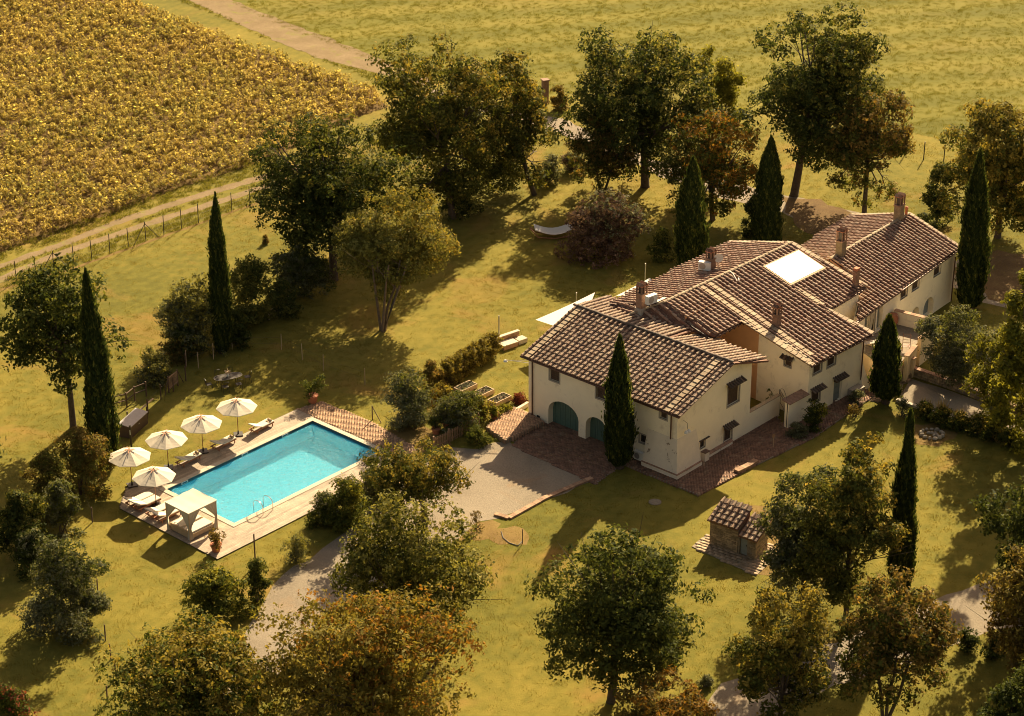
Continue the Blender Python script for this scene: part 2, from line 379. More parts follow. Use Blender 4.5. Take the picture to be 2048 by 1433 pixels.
# the lawn is the ground; it has a hole where the pool basin sits and reaches the horizon
hole = [PF.P(u, n)[:2] for u, n in ((-.2, -.2), (PL + .2, -.2), (PL + .2, PW + .2), (-.2, PW + .2))]
outer = [(-3500, -600), (3500, -600), (3500, 6000), (-3500, 6000)]
ring = [(-90, 70), (90, 70), (90, 300), (-90, 300)]
allp = ring + hole
tri = tessellate_polygon([[Vector((*p, 0)) for p in ring], [Vector((*p, 0)) for p in hole]])
F = [(a, b, c) if (allp[b][0] - allp[a][0]) * (allp[c][1] - allp[a][1]) - (allp[c][0] - allp[a][0]) * (allp[b][1] - allp[a][1]) > 0 else (c, b, a) for a, b, c in tri]
k = len(allp); allp = allp + outer
F += [(k, k + 1, 1, 0), (k + 1, k + 2, 2, 1), (k + 2, k + 3, 3, 2), (k + 3, k, 0, 3)]
link('ground', mesh_from('ground', [(*p, 0) for p in allp], F, MAT['lawn']), None, 'structure')

CROP = [G(*p)[:2] for p in [(-160, 575), (-50, 524), (44, 489), (191, 441), (342, 383), (513, 328), (640, 270), (735, 225), (772, 215), (748, 184), (700, 166), (615, 138), (513, 99), (410, 66), (297, 20), (130, -60), (-300, -60)]]
sheet('crop_field', CROP, .006, 'crop_soil', 2, .3, world=True)
MEAD = [G(*p)[:2] for p in [(415, -60), (470, 8), (560, 52), (690, 100), (800, 145), (900, 170), (1020, 185), (1150, 195), (1300, 208), (1500, 222), (1700, 240), (1800, 262), (1900, 282), (2060, 318), (2300, 350), (2300, -60)]]
sheet('meadow', MEAD, .005, 'meadow_green', 2, .4, world=True)
sheet('dirt_road', [(330, -20), (440, 30), (513, 64), (570, 92), (633, 115), (700, 134), (779, 152), (860, 175), (860, 150), (782, 126), (700, 93), (640, 70), (560, 38), (500, 16), (425, -20)], .014, 'dry_dirt', 1., .22)
sheet('wheel_rut', [(-90, 552), (6, 526), (146, 476), (230, 440), (340, 405), (420, 380), (513, 353), (600, 330), (600, 338), (513, 364), (420, 391), (340, 416), (230, 452), (146, 487), (6, 537), (-90, 566)], .009, 'dry_dirt', .8, .12)
sheet('wheel_rut', [(-90, 585), (6, 551), (110, 505), (207, 473), (300, 441), (400, 410), (513, 374), (600, 350), (600, 358), (513, 384), (400, 421), (300, 452), (207, 484), (110, 516), (6, 564), (-90, 600)], .009, 'dry_dirt', .8, .12, seed=4)
sheet('fence_line_earth', [(-60, 598), (0, 578), (150, 534), (300, 480), (400, 445), (513, 405), (560, 390), (560, 393), (513, 409), (400, 449), (300, 485), (150, 538), (0, 583), (-60, 604)], .007, 'worn_earth', .8, .1)
sheet('gravel_path', [(860, 178), (980, 205), (1090, 232), (1140, 240), (1215, 285), (1300, 318), (1420, 352), (1540, 385), (1640, 405), (1760, 440), (1880, 505), (1990, 560), (2120, 600), (2120, 650), (1960, 600), (1850, 545), (1740, 480), (1640, 462), (1560, 425), (1440, 395), (1320, 352), (1230, 310), (1120, 268), (1070, 250), (960, 225), (860, 200)], .012, 'gravel_mat', 1.2, .3)
sheet('leaf_litter_ground', [(1560, 395), (1640, 400), (1700, 425), (1760, 470), (1660, 480), (1590, 455)], .016, 'leaf_litter', 1, .3)
sheet('leaf_litter_ground', [(1900, 540), (1990, 500), (2100, 520), (2100, 640), (1980, 600)], .016, 'leaf_litter', 1, .3)
sheet('gravel_yard', [(905, 897), (950, 898), (985, 886), (1016, 884), (1030, 888), (1185, 958), (1160, 974), (1000, 1036), (958, 1044), (900, 1090), (860, 1160), (760, 1180), (700, 1200), (650, 1225), (600, 1290), (560, 1360), (440, 1400), (470, 1310), (500, 1250), (525, 1200), (565, 1150), (640, 1100), (720, 1040), (800, 960), (870, 910)], .012, 'gravel_mat', 1.2, .2)
sheet('worn_soil', [(985, 1060), (1030, 1052), (1060, 1066), (1050, 1088), (1000, 1092), (975, 1078)], .008, 'worn_earth', .6, .15)
sheet('worn_soil', [(940, 1046), (985, 1040), (1000, 1050), (985, 1075), (930, 1082), (905, 1090)], .006, 'worn_earth', .6, .2)
sheet('worn_soil', [(1820, 850), (1880, 846), (1910, 866), (1890, 890), (1830, 890)], .006, 'worn_earth', .6, .3)
sheet('gravel_lane', [(1380, 1450), (1440, 1370), (1560, 1320), (1700, 1270), (1830, 1215), (1960, 1165), (2120, 1130), (2120, 1240), (1990, 1260), (1860, 1310), (1740, 1350), (1600, 1400), (1520, 1480)], .008, 'gravel_mat', 1.2, .25)
sheet('ramp_path', [(1793, 803), (1822, 758), (1900, 782), (1970, 808), (2050, 842), (2130, 880), (2130, 930), (2040, 885), (1950, 850), (1850, 818)], .012, 'gravel_mat', 1., .04)
sheet('garden_earth', [(640, 845), (760, 860), (850, 855), (890, 870), (900, 890), (860, 900), (800, 930), (772, 895), (700, 850)], .007, 'worn_earth', .8, .2)

# paving: every brick or slab is geometry of its own; kept as one stuff piece each
def paving(name, poly, az, bw, bl, m, z0, th, gap=.012, stagger=True, jit=.006, bed=True, bedmat='mortar', parent=None, herring=False):
    poly = [tuple(p[:2]) for p in poly]; fr = Frame((0, 0), az)
    P2 = np.array([(p[0] * fr.u[0] + p[1] * fr.u[1], p[0] * fr.n[0] + p[1] * fr.n[1]) for p in poly])
    (u0, v0), (u1, v1) = P2.min(0), P2.max(0)
    us = []; r = 0; v = v0
    while v < v1:
        u = u0 - (bl / 2 if stagger and r % 2 else 0)
        while u < u1: us.append((u + bl / 2, v + bw / 2)); u += bl
        v += bw; r += 1
    us = np.array(us); k = inside_np(P2, us[:, 0], us[:, 1]); us = us[k]; n = len(us)
    c = us[:, :1] * fr.u[None, :2] + us[:, 1:] * fr.n[None, :2]
    hx, hy = bl / 2 - gap / 2, bw / 2 - gap / 2
    V = np.zeros((n, 8, 3)); zt = z0 + th + rng.uniform(-jit, jit, n); tl = rng.uniform(-jit, jit, (n, 4)) * .6
    for i, (a, b) in enumerate(((-1, -1), (1, -1), (1, 1), (-1, 1))):
        q = c + a * hx * fr.u[:2] + b * hy * fr.n[:2]
        V[:, i, :2] = q; V[:, i, 2] = z0; V[:, i + 4, :2] = q; V[:, i + 4, 2] = zt + tl[:, i]
    Fb = np.array([(4, 5, 6, 7), (0, 1, 5, 4), (1, 2, 6, 5), (2, 3, 7, 6), (3, 0, 4, 7)]); F = (Fb[None] + (np.arange(n) * 8)[:, None, None]).reshape(-1, 4)
    me = mesh_from(name, V.reshape(-1, 3), F, MAT[m], np.repeat(rng.random(n), 5), F_is_quads=True)
    base = MB(); base.prism(poly, z0 - .01, z0 + th - .022); b = base.build(name, MAT[bedmat], parent, 'structure')
    o = link(name + '_brick' if 'brick' in m or bw < .2 else name + '_slab', me, b, 'stuff')
    if parent is not None: pass
    return b
paving('brick_patio', [PF.P(*q) for q in ((-.45, -2.2), (-2.55, -1.8), (-2.7, 3.2), (-2.0, 8.3), (-.45, 8.3))], 48, .13, .27, 'brick_warm', .0, .06)
_A = Frame(G(1041, 710.6, 4.75), -41.8); APR = [_A.P(*q) for q in ((1.0, .9), (1.0, .2), (2.5, -3.7), (10.2, -4.1), (9.75, -.6), (9.75, 1.2))]
paving('brick_apron', APR, -42, .13, .27, 'brick_paver', .0, .05)
PLT = [G(*p, .35) for p in [(1028, 812), (1062, 826), (1088, 842), (1010, 880), (972, 853)]]
paving('brick_platform', PLT, -42, .13, .27, 'brick_warm', .0, .33)
wall_walk = [(1260, 918), (1303, 945), (1366, 975), (1420, 955), (1560, 880), (1610, 855), (1700, 808), (1722, 812), (1715, 828), (1600, 895), (1500, 945), (1398, 988), (1300, 950), (1248, 926)]
_M = Frame(G(1622, 731, 4.45), 46.5); WK = [_A.P(*q) for q in ((9.8, .6), (9.8, -.75), (16.2, -.75), (16.5, 4.6))] + [_M.P(*q) for q in ((-1.6, -1.7), (3.0, -1.3), (6.9, -1.0), (6.9, .6), (-1.7, .6))] + [_A.P(*q) for q in ((12.2, 12.6), (12.2, 10.0), (13.2, 9.5), (13.2, .6))]
paving('brick_walkway', WK, 45, .13, .27, 'brick_paver', .0, .12)
SHP = [G(*p, .1) for p in [(1384, 1092), (1404, 1074), (1425, 1066), (1450, 1080), (1500, 1100), (1540, 1085), (1556, 1110), (1512, 1150)]]
sheet('rubble_ground', [(1500, 1012), (1530, 1012), (1552, 1040), (1562, 1080), (1572, 1110), (1545, 1150), (1515, 1150), (1535, 1100), (1525, 1060)], .010, 'worn_earth', .5, .15)
paving('shed_slab_apron', SHP, -34, .30, .42, 'stone_paver', .0, .07, gap=.03)
paving('stone_path', [G(*p) for p in [(1718, 800), (1722, 768), (1750, 765), (1790, 748), (1812, 752), (1800, 790), (1760, 805)]], 30, .28, .4, 'stone_paver', .0, .05, gap=.03)
paving('brick_path', [G(*p) for p in [(1720, 720), (1800, 742), (1780, 770), (1722, 768)]], 45, .13, .27, 'brick_paver', .0, .05)

# ----------------------------------------------------------------- pool
POOL = thing('swimming_pool', 'rectangular turquoise swimming pool with pale stone rim beside the wooden deck', 'swimming pool', PF.P(PL / 2, PW / 2, 0))
D = 1.15
b = MB()
q = lambda u, n, z: PF.P(u, n, z)
b.add([q(0, 0, -D), q(PL, 0, -D), q(PL, PW, -D), q(0, PW, -D)], [(0, 1, 2, 3)])
for (a, c) in (((0, 0), (PL, 0)), ((PL, 0), (PL, PW)), ((PL, PW), (0, PW)), ((0, PW), (0, 0))):
    b.add([q(*a, -D), q(*c, -D), q(*c, -.16), q(*a, -.16)], [(0, 1, 2, 3), (3, 2, 1, 0)][:1])
b.build('basin', MAT['pool_liner'], POOL)
b = MB()
for (a, c) in (((0, 0), (PL, 0)), ((PL, 0), (PL, PW)), ((PL, PW), (0, PW)), ((0, PW), (0, 0))):
    b.add([q(*a, -.16), q(*c, -.16), q(*c, .07), q(*a, .07)], [(0, 1, 2, 3)])
b.build('waterline_band', MAT['pool_band'], POOL)
# water surface with real ripples
m = bpy.data.materials.new('pool_water'); m.use_nodes = True; nt = m.node_tree; nt.nodes.clear(); MAT['pool_water'] = m
tr = N(nt, 'ShaderNodeBsdfTransparent'); tr.inputs[0].default_value = (.86, .99, 1, 1)
gl = N(nt, 'ShaderNodeBsdfGlossy'); gl.inputs['Roughness'].default_value = .16
df = N(nt, 'ShaderNodeBsdfDiffuse'); df.inputs[0].default_value = (.09, .66, .86, 1)
fr_ = N(nt, 'ShaderNodeLayerWeight'); fr_.inputs[0].default_value = .5
bp = N(nt, 'ShaderNodeBump'); bp.inputs['Strength'].default_value = 1.0; bp.inputs['Distance'].default_value = .45
pp = pos(nt); h = math2(nt, 'ADD', noise(nt, 3.6, 2, .5, pp, 1.0), math2(nt, 'MULTIPLY', noise(nt, 8, 1, .5, pp, .8), .4)); nt.links.new(h, bp.inputs['Height'])
for s_ in (gl, df): nt.links.new(bp.outputs[0], s_.inputs['Normal'])
nt.links.new(bp.outputs[0], fr_.inputs['Normal'])
m1 = N(nt, 'ShaderNodeMixShader'); m1.inputs[0].default_value = .36; nt.links.new(tr.outputs[0], m1.inputs[1]); nt.links.new(df.outputs[0], m1.inputs[2])
m2 = N(nt, 'ShaderNodeMixShader'); nt.links.new(math2(nt, 'ADD', math2(nt, 'POWER', fr_.outputs['Facing'], 4.5), .02, True), m2.inputs[0]); nt.links.new(m1.outputs[0], m2.inputs[1]); nt.links.new(gl.outputs[0], m2.inputs[2])
out = N(nt, 'ShaderNodeOutputMaterial'); nt.links.new(m2.outputs[0], out.inputs[0])
nu, nv = 160, 80; V = []; 
uu, vv = np.meshgrid(np.linspace(0, PL, nu), np.linspace(0, PW, nv), indexing='ij')
zz = -.06 + .006 * np.sin(uu * 9 + 2.3 * np.sin(vv * 2.1)) + .005 * np.sin(vv * 11 + 1.7 * np.sin(uu * 3.3) + uu * 4) + .004 * np.sin(uu * 15 - vv * 13)
V = PF.o[None, None] + uu[..., None] * PF.u + vv[..., None] * PF.n; V[..., 2] = zz
I = np.arange(nu * nv).reshape(nu, nv); Fq = np.stack([I[:-1, :-1], I[1:, :-1], I[1:, 1:], I[:-1, 1:]], -1).reshape(-1, 4)
link('water', mesh_from('water', V.reshape(-1, 3) - org_of(POOL), Fq, m, smooth=True, F_is_quads=True), POOL)
# rim stones, one object each
CW = .38
def stone(u0, u1, n0, n1):
    g_ = .008; z = .11 + random.uniform(-.002, .002)
    MB().fbox(PF, u0 + g_, u1 - g_, n0 + g_, n1 - g_, .02, z).build('coping_stone', MAT['coping_stone'], POOL)
def course(a0, a1, step, fn):
    k = round((a1 - a0) / step); L = (a1 - a0) / k
    for i in range(k): fn(a0 + i * L, a0 + (i + 1) * L)
course(-CW, PL + CW, .58, lambda a, c: stone(a, c, -CW, 0)); course(-CW, PL + CW, .58, lambda a, c: stone(a, c, PW, PW + CW))
course(0, PW, .58, lambda a, c: stone(-CW, 0, a, c)); course(0, PW, .58, lambda a, c: stone(PL, PL + CW, a, c))
bd = MB()
for r_ in ((-CW, PL + CW, -CW, 0), (-CW, PL + CW, PW, PW + CW), (-CW, 0, 0, PW), (PL, PL + CW, 0, PW)): bd.fbox(PF, *r_, -.05, .09)
bd.build('rim_bed', MAT['mortar'], POOL)
for u_ in (2.6, 6.3, 11.6):            # skimmer openings on the long far side
    s_ = MB().fbox(PF, u_ - .28, u_ + .28, .002, .03, -.10, .075); s_.build('skimmer_frame', MAT['white_paint'], POOL)
    MB().fbox(PF, u_ - .20, u_ + .20, .028, .034, -.06, .045).build('skimmer_mouth', MAT['pool_band'], POOL)
for u_, n_ in ((1.6, .9),):
    pass
# ladder rails
LAD = thing('pool_ladder', 'polished steel ladder with twin hoop handrails over the near rim of the pool', 'pool ladder', PF.P(10.7, PW + .1, .1))
for du in (-.42, .42):
    pts = [PF.P(10.7 + du, PW + .55, .1)]
    for k in range(9):
        th = math.pi * k / 8; pts.append(PF.P(10.7 + du, PW + .10 + .45 * math.cos(th), .62 + .30 * math.sin(th)))
    pts.append(PF.P(10.7 + du, PW - .35, -.3)); pts.append(PF.P(10.7 + du, PW - .12, -.9))
    MB().tube(pts, .032, 8).build('handrail', MAT['steel'], LAD, smooth=True)
for z_ in (-.3, -.6): MB().fbox(PF, 10.28, 11.12, PW - .36, PW - .2, z_, z_ + .04).build('step', MAT['steel'], LAD)

# deck of planks
DECK = thing('pool_deck', 'weathered timber deck of long boards wrapped around three sides of the pool', 'deck', PF.P(PL + 1, PW / 2, 0))
pw = .145
def plank_row(u0, u1, n0, n1, along_u=True):
    L = (u1 - u0) if along_u else (n1 - n0); a = -random.uniform(0, 2.2); 
    while a < L:
        l = random.uniform(2.2, 3.6); s_, e_ = max(0, a), min(L, a + l)
        if e_ - s_ > .15:
            z = .078 + random.uniform(-.003, .003)
            if along_u: MB().fbox(PF, u0 + s_ + .004, u0 + e_ - .004, n0 + .005, n1 - .005, .05, z).build('plank', MAT['deck_plank'], DECK)
            else: MB().fbox(PF, u0 + .005, u1 - .005, n0 + s_ + .004, n0 + e_ - .004, .05, z).build('plank', MAT['deck_plank'], DECK)
        a += l
nL = -2.25; v = -CW - pw
while v > nL: plank_row(-.5, 16.62 - max(0, (-v - .55)) * 1.15, v, v + pw); v -= pw
v = PW + CW
while v < 9.05: plank_row(.3 if v < 8.2 else 1.6, 16.75, v, v + pw); v += pw
v = -CW
while v < PW + CW - .05: plank_row(PL + CW, 16.75, v, v + min(pw, PW + CW - v)); v += pw
bd = MB(); bd.prism([PF.P(*q_)[:2] for q_ in ((-.5, -2.2), (14.72, -2.2), (16.6, -.6), (16.6, -CW), (-.5, -CW))], -.02, .05); bd.fbox(PF, .3, 16.72, PW + CW, 9.0, -.02, .05); bd.fbox(PF, PL + CW, 16.72, -CW, PW + CW, -.02, .05)
bd.build('joist_bed', MAT['box_brown'], DECK)

# ----------------------------------------------------------------- parasols
def parasol(u, n, label, rz, hh=2.7, tilt=0):
    p = PF.P(u, n, .08); t = thing('parasol', label, 'parasol', p, rz, 'cream parasols by the pool')
    Rr = 1.42; zt, ze = 2.62, 2.12
    b = MB(); b.box((0, 0, .04), (.62, .62, .08)); b.lathe((0, 0, .08), [(.06, 0), (.045, .25)], 10); b.build('base', MAT['iron'], t, local=True)
    MB().tube([(0, 0, .1), (0, 0, 2.55)], .025, 8).build('pole', MAT['teak'], t, local=True, smooth=True)
    for k in range(8):                  # eight cloth gores, each slightly hollow
        a0, a1 = R(45 * k), R(45 * (k + 1)); V = []; F = []; J = 5
        for i in range(J + 1):
            f = i / J; r = .09 + (Rr - .09) * f; z = zt + (ze - zt) * (f ** 1.12) + .0
            for j in range(3):
                a = a0 + (a1 - a0) * j / 2; rr = r * (math.cos(R(22.5)) if j == 1 else 1); zz_ = z - (.022 * math.sin(math.pi * f) if j == 1 else 0)
                V.append((rr * math.cos(a), rr * math.sin(a), zz_))
        for i in range(J):
            for j in range(2): F.append((i * 3 + j, (i + 1) * 3 + j, (i + 1) * 3 + j + 1, i * 3 + j + 1))
        V += [(Rr * math.cos(a0), Rr * math.sin(a0), ze - .035), (Rr * math.cos(R(22.5)) * math.cos((a0 + a1) / 2), Rr * math.cos(R(22.5)) * math.sin((a0 + a1) / 2), ze - .035), (Rr * math.cos(a1), Rr * math.sin(a1), ze - .035)]
        e = J * 3; h_ = len(V) - 3; F += [(e, h_, h_ + 1, e + 1), (e + 1, h_ + 1, h_ + 2, e + 2)]
        g_ = MB().add(V, F).build('canopy_panel', MAT['canvas'], t, local=True)
        MB().tube([(0, 0, 2.2), ((Rr - .5) * .5 * math.cos(a0), (Rr - .5) * .5 * math.sin(a0), 2.36)], .010, 4).build('strut', MAT['teak'], t, local=True)
        MB().tube([(.07 * math.cos(a0), .07 * math.sin(a0), zt - .012), (.55 * Rr * math.cos(a0), .55 * Rr * math.sin(a0), zt - .012 + (ze - zt) * .5), (Rr * math.cos(a0), Rr * math.sin(a0), ze - .012)], .012, 4).build('rib', MAT['teak'], t, local=True)
    # wind vent: short straps and finial on top
    v_ = MB()
    for k in range(8):
        a = R(45 * k + 20 * (k % 2)); l = .24 + .08 * (k % 3)
        v_.box((l * .75 * math.cos(a), l * .75 * math.sin(a), zt + .045), (l, .05, .02), a, m=0, tilt=(.10, 'Y'))
    v_.build('vent_strap', MAT['teak'], t, local=True)
    MB().lathe((0, 0, zt), [(.09, -.02), (.07, .03), (.03, .06), (.035, .10), (.0, .13)], 8).build('finial', MAT['teak'], t, local=True)
    return t
parasol(4.81, -2.30, 'cream parasol above the farthest single sun lounger, nearest the oval table', 0.2)
parasol(8.06, -2.20, 'cream parasol second from the brick patio end of the row, between two single loungers', 0.33)
parasol(11.1, -2.20, 'cream parasol beside the last single lounger, third from the brick patio', 0.1)
parasol(14.27, -2.12, 'cream parasol at the outer deck corner nearest the tall left cypress', 0.45)
parasol(14.92, 1.1, 'cream parasol at the short pool end over the pairs of loungers', 0.25)

# ----------------------------------------------------------------- loungers
def lounger(p, az, label, up=28, group=None, towel=False):
    """head end at -x, foot at +x; 2.05 long"""
    t = thing('sun_lounger', label, 'sun lounger', p, az, group)
    for sy in (-.30, .30): MB().box((.12, sy, .25), (1.85, .05, .07)).build('side_rail', MAT['teak'], t, local=True)
    MB().box((-.78, 0, .25), (.05, .6, .06)).build('cross_rail', MAT['teak'], t, local=True); MB().box((1.03, 0, .25), (.05, .66, .07)).build('cross_rail', MAT['teak'], t, local=True)
    for x_ in (-.6, .9):
        for sy in (-.29, .29): MB().box((x_, sy, .11), (.06, .05, .22)).build('leg', MAT['teak'], t, local=True)
    for k in range(9): MB().box((.02 + k * .115, 0, .285), (.085, .56, .018)).build('slat', MAT['teak'], t, local=True)
    c = R(up); bx = -.05
    MB().tube([(-.75, 0, .24), (bx - .55 * math.cos(c), 0, .3 + .55 * math.sin(c) - .02)], .018, 5).build('prop', MAT['teak'], t, local=True)
    def pad(name, x0, x1, ang, z0):
        V = []; 
        for zz_, inset in ((0, .02), (.035, 0), (.065, 0), (.095, .035)):
            for a, d_ in ((x0 + inset, -1), (x1 - inset, -1), (x1 - inset, 1), (x0 + inset, 1)): V.append((a, d_ * (.33 - inset), zz_))
        F = [(3, 2, 1, 0), (12, 13, 14, 15)]
        for r_ in range(3):
            for j in range(4): F.append((r_ * 4 + j, r_ * 4 + (j + 1) % 4, (r_ + 1) * 4 + (j + 1) % 4, (r_ + 1) * 4 + j))
        V = np.array(V); ca, sa = math.cos(ang), math.sin(ang); X = V[:, 0].copy(); Z = V[:, 2].copy()
        V[:, 0] = X * ca + Z * sa; V[:, 2] = -X * sa + Z * ca; V += (bx, 0, z0)
        MB().add(V, F).build(name, MAT['cushion'], t, local=True)
    pad('seat_cushion', 0.0, 1.13, 0, .297); pad('back_cushion', -.88, 0.0, c, .297)
    return t
gl_ = 'sun loungers around the pool'; LA = R(-132 + 180)
L1 = [(2.95, -1.72, 'single white sun lounger nearest the brick patio, brown rolled towel on its foot'),
      (6.35, -1.80, 'single white sun lounger in the middle of the three along the far pool side'),
      (9.45, -1.80, 'single white sun lounger next to the tan parasol shadow, last of the three single ones')]
for u_, n_, lb in L1:
    lounger(PF.P(u_ + .35, n_, .08), LA + R(4), lb, 24, gl_)
    tw = MB(); tw.tube([PF.P(u_ - .55, n_ - .16, .53), PF.P(u_ - .5, n_ + .18, .53)], .085, 8); tw.box(PF.P(u_ - .38, n_ + .02, .49), (.22, .3, .05), LA)
    o = tw.build('rolled_towel', MAT['towel'], smooth=False); tag(o, {2.95: 'brown rolled towel on the lounger nearest the brick patio', 6.35: 'brown rolled towel on the middle single lounger', 9.45: 'brown rolled towel on the single lounger by the third parasol'}[u_], 'towel', 'rolled towels on the loungers')
for n_, lb in ((-.05, 'outermost lounger of the pair under the corner end parasol, near the tall cypress'), (.68, 'second lounger of the outer pair, its white back almost touching the neighbour'),
               (1.98, 'lounger on the pool-end side just past the parasol pole, raised white back'), (2.80, 'lounger beside the curtained daybed, partly behind its left curtain')):
    lounger(PF.P(15.55, n_ + .1, .08), LA, lb, 20, gl_)

# ----------------------------------------------------------------- curtained daybed
DB = thing('canopy_daybed', 'four-post daybed with white cloth canopy and tied curtains at the deck corner', 'daybed', PF.P(15.3, 5.1, .08))
u0, u1, n0, n1 = 14.2, 16.45, 4.05, 6.25
for u_, n_ in ((u0, n0), (u1, n0), (u1, n1), (u0, n1)): MB().tube([PF.P(u_, n_, .08), PF.P(u_, n_, 2.05)], .035, 6).build('post', MAT['timber'], DB)
for a, c in (((u0, n0), (u1, n0)), ((u1, n0), (u1, n1)), ((u1, n1), (u0, n1)), ((u0, n1), (u0, n0))):
    MB().tube([PF.P(*a, 2.05), PF.P(*c, 2.05)], .03, 5).build('top_rail', MAT['timber'], DB)
V = []; K = 12
for i in range(K + 1):
    for j in range(K + 1):
        a, c = i / K, j / K; sag = -.07 * math.sin(math.pi * a) * math.sin(math.pi * c) - .02 * abs(math.sin(3 * math.pi * a)) + .012 * math.sin(9 * c)
        V.append(PF.P(u0 - .06 + (u1 - u0 + .12) * a, n0 - .06 + (n1 - n0 + .12) * c, 2.10 + sag * .8))
b = MB().add(V, [(i * (K + 1) + j, (i + 1) * (K + 1) + j, (i + 1) * (K + 1) + j + 1, i * (K + 1) + j + 1) for i in range(K) for j in range(K)]); b.build('canopy_cloth', MAT['canvas'], DB, smooth=True)
for a, c in (((u0, n0), (u1, n0)), ((u1, n0), (u1, n1)), ((u1, n1), (u0, n1)), ((u0, n1), (u0, n0))):  # valance strip
    e1, e2 = PF.P(*a, 2.1), PF.P(*c, 2.1); mid = PF.P(15.3, 5.1, 2.1); o1 = (e1 - mid) * .03; o2 = (e2 - mid) * .03
    MB().add([e1 + o1, e2 + o2, e2 + o2 - (0, 0, .12), e1 + o1 - (0, 0, .12)], [(0, 1, 2, 3)]).build('valance', MAT['canvas'], DB)
def curtain(corner, along, L_):         # hangs from the rail, gathered to the post at waist height
    V = []; rows = 10; cols = 9; d = np.asarray(along, float)
    for i in range(rows + 1):
        f = i / rows; z = 2.05 - 1.93 * f
        wd = L_ * (1 - f / .55) ** 1.0 * .92 + .10 if f < .55 else .10 + .18 * (f - .55) / .45
        for j in range(cols + 1):
            g_ = j / cols; off = .045 * math.sin(j * 2.4 + i * .25) * (1 if f > .1 else .4)
            V.append(np.asarray(corner) + d * wd * g_ + PFperp(d) * off + np.array([0, 0, z]))
    MB().add(V, [(i * (cols + 1) + j, i * (cols + 1) + j + 1, (i + 1) * (cols + 1) + j + 1, (i + 1) * (cols + 1) + j) for i in range(rows) for j in range(cols)]).build('curtain', MAT['canvas'], DB, smooth=True)
def PFperp(d): return np.array([-d[1], d[0], 0])
for (u_, n_, su, sn) in ((u0, n0, 1, 1), (u1, n0, -1, 1), (u1, n1, -1, -1), (u0, n1, 1, -1)):
    c_ = PF.P(u_, n_, .0); curtain(c_, PF.u * su, 1.0); curtain(c_, PF.n * sn, 1.0)
for n_ in (4.62, 5.68):
    MB().fbox(PF, 14.45, 16.2, n_ - .42, n_ + .42, .42, .56).build('mattress', MAT['cushion'], DB)
b = MB(); b.fbox(PF, 14.3, 16.35, 4.12, 4.18, .14, .45); b.fbox(PF, 14.3, 16.35, 6.12, 6.18, .14, .45); b.fbox(PF, 16.29, 16.35, 4.18, 6.12, .14, .62); b.fbox(PF, 14.3, 14.36, 4.18, 6.12, .14, .45); b.fbox(PF, 14.36, 16.29, 5.12, 5.18, .2, .46); b.fbox(PF, 14.36, 16.29, 4.18, 6.12, .36, .40)
b.build('bed_frame', MAT['timber'], DB)
for n_ in (4.7, 5.75):                   # metal arm hoops
    MB().tube([PF.P(16.3, n_, .4), PF.P(16.42, n_, .85), PF.P(16.38, n_ + .35, .88), PF.P(16.28, n_ + .35, .4)], .018, 5).build('arm_hoop', MAT['galvanised'], DB)

# ----------------------------------------------------------------- oval table with chairs
TP = G(457, 772)
TB = thing('oval_garden_table', 'dark oval garden table on the lawn with a vase of flowers', 'table', TP, R(25))
V = [(1.05 * math.cos(a) * (1 if abs(math.cos(a)) < .5 else 1), .5 * math.sin(a), 0) for a in np.linspace(0, 2 * math.pi, 28)[:-1]]
V = [(math.copysign(min(1, abs(math.cos(a)) ** .7), math.cos(a)) * 1.0, math.copysign(abs(math.sin(a)) ** .8, math.sin(a)) * .46) for a in np.linspace(0, 2 * math.pi, 29)[:-1]]
MB().prism(V, .72, .745).build('table_top', MAT['iron'], TB, local=True)
b = MB(); ring_ = [(1.03 * x, 1.05 * y, .745) for x, y in V]; b.tube(ring_ + ring_[:1], .02, 5); b.build('rim', MAT['stone_trim'], TB, local=True)
for x_ in (-.6, .6):
    for y_ in (-.28, .28): MB().tube([(x_, y_, .72), (x_ * 1.1, y_ * 1.2, 0)], .02, 5).build('leg', MAT['iron'], TB, local=True)
vs = thing('flower_vase', 'small pot of pale flowers on the oval garden table', 'vase', TP + (0, 0, .75))
MB().lathe((0, 0, 0), [(.06, 0), (.09, .1), (.06, .2), (.07, .24)], 10).build('pot', MAT['white_paint'], vs, local=True)
b = MB()
for k in range(40):
    a, r_, z_ = random.uniform(0, 6.3), random.uniform(0, .24), random.uniform(.25, .5); b.box((r_ * math.cos(a), r_ * math.sin(a), z_), (.07, .06, .03), a, tilt=(random.uniform(-1, 1), 'X'))
b.build('flowers', MAT['timber'], vs, local=True, kind='stuff')
def garden_chair(p, rz, label):
    t = thing('garden_chair', label, 'chair', p, rz, 'iron chairs around the oval table')
    MB().box((0, 0, .44), (.42, .42, .025)).build('seat', MAT['iron'], t, local=True)
    for x_ in (-.19, .19):
        for y_ in (-.19, .19): MB().tube([(x_, y_, .44), (x_ * 1.15, y_ * 1.15, 0)], .013, 5).build('leg', MAT['iron'], t, local=True)
    b = MB(); b.tube([(-.2, -.2, .44), (-.2, -.26, .85), (0, -.28, .9), (.2, -.26, .85), (.2, -.2, .44)], .014, 5)
    for x_ in (-.1, 0, .1): b.tube([(x_, -.2, .44), (x_, -.27, .87)], .009, 4)
    b.build('backrest', MAT['iron'], t, local=True)
TF = Frame(TP, 25)
for (a, c, rz, lb) in ((-1.45, 0, -90, 'iron chair at the left end of the oval table'), (1.45, 0, 90, 'iron chair at the right end of the oval table'), (-.5, -.85, 0, 'iron chair on the near side of the oval table, left one'), (.5, -.85, 0, 'iron chair on the near side of the oval table, right one'),
                       (-.45, .85, 180, 'iron chair on the far side of the oval table, left one'), (.5, .85, 180, 'iron chair on the far side of the oval table, right one')):
    garden_chair(TF.P(a, c), R(25 + rz), lb)
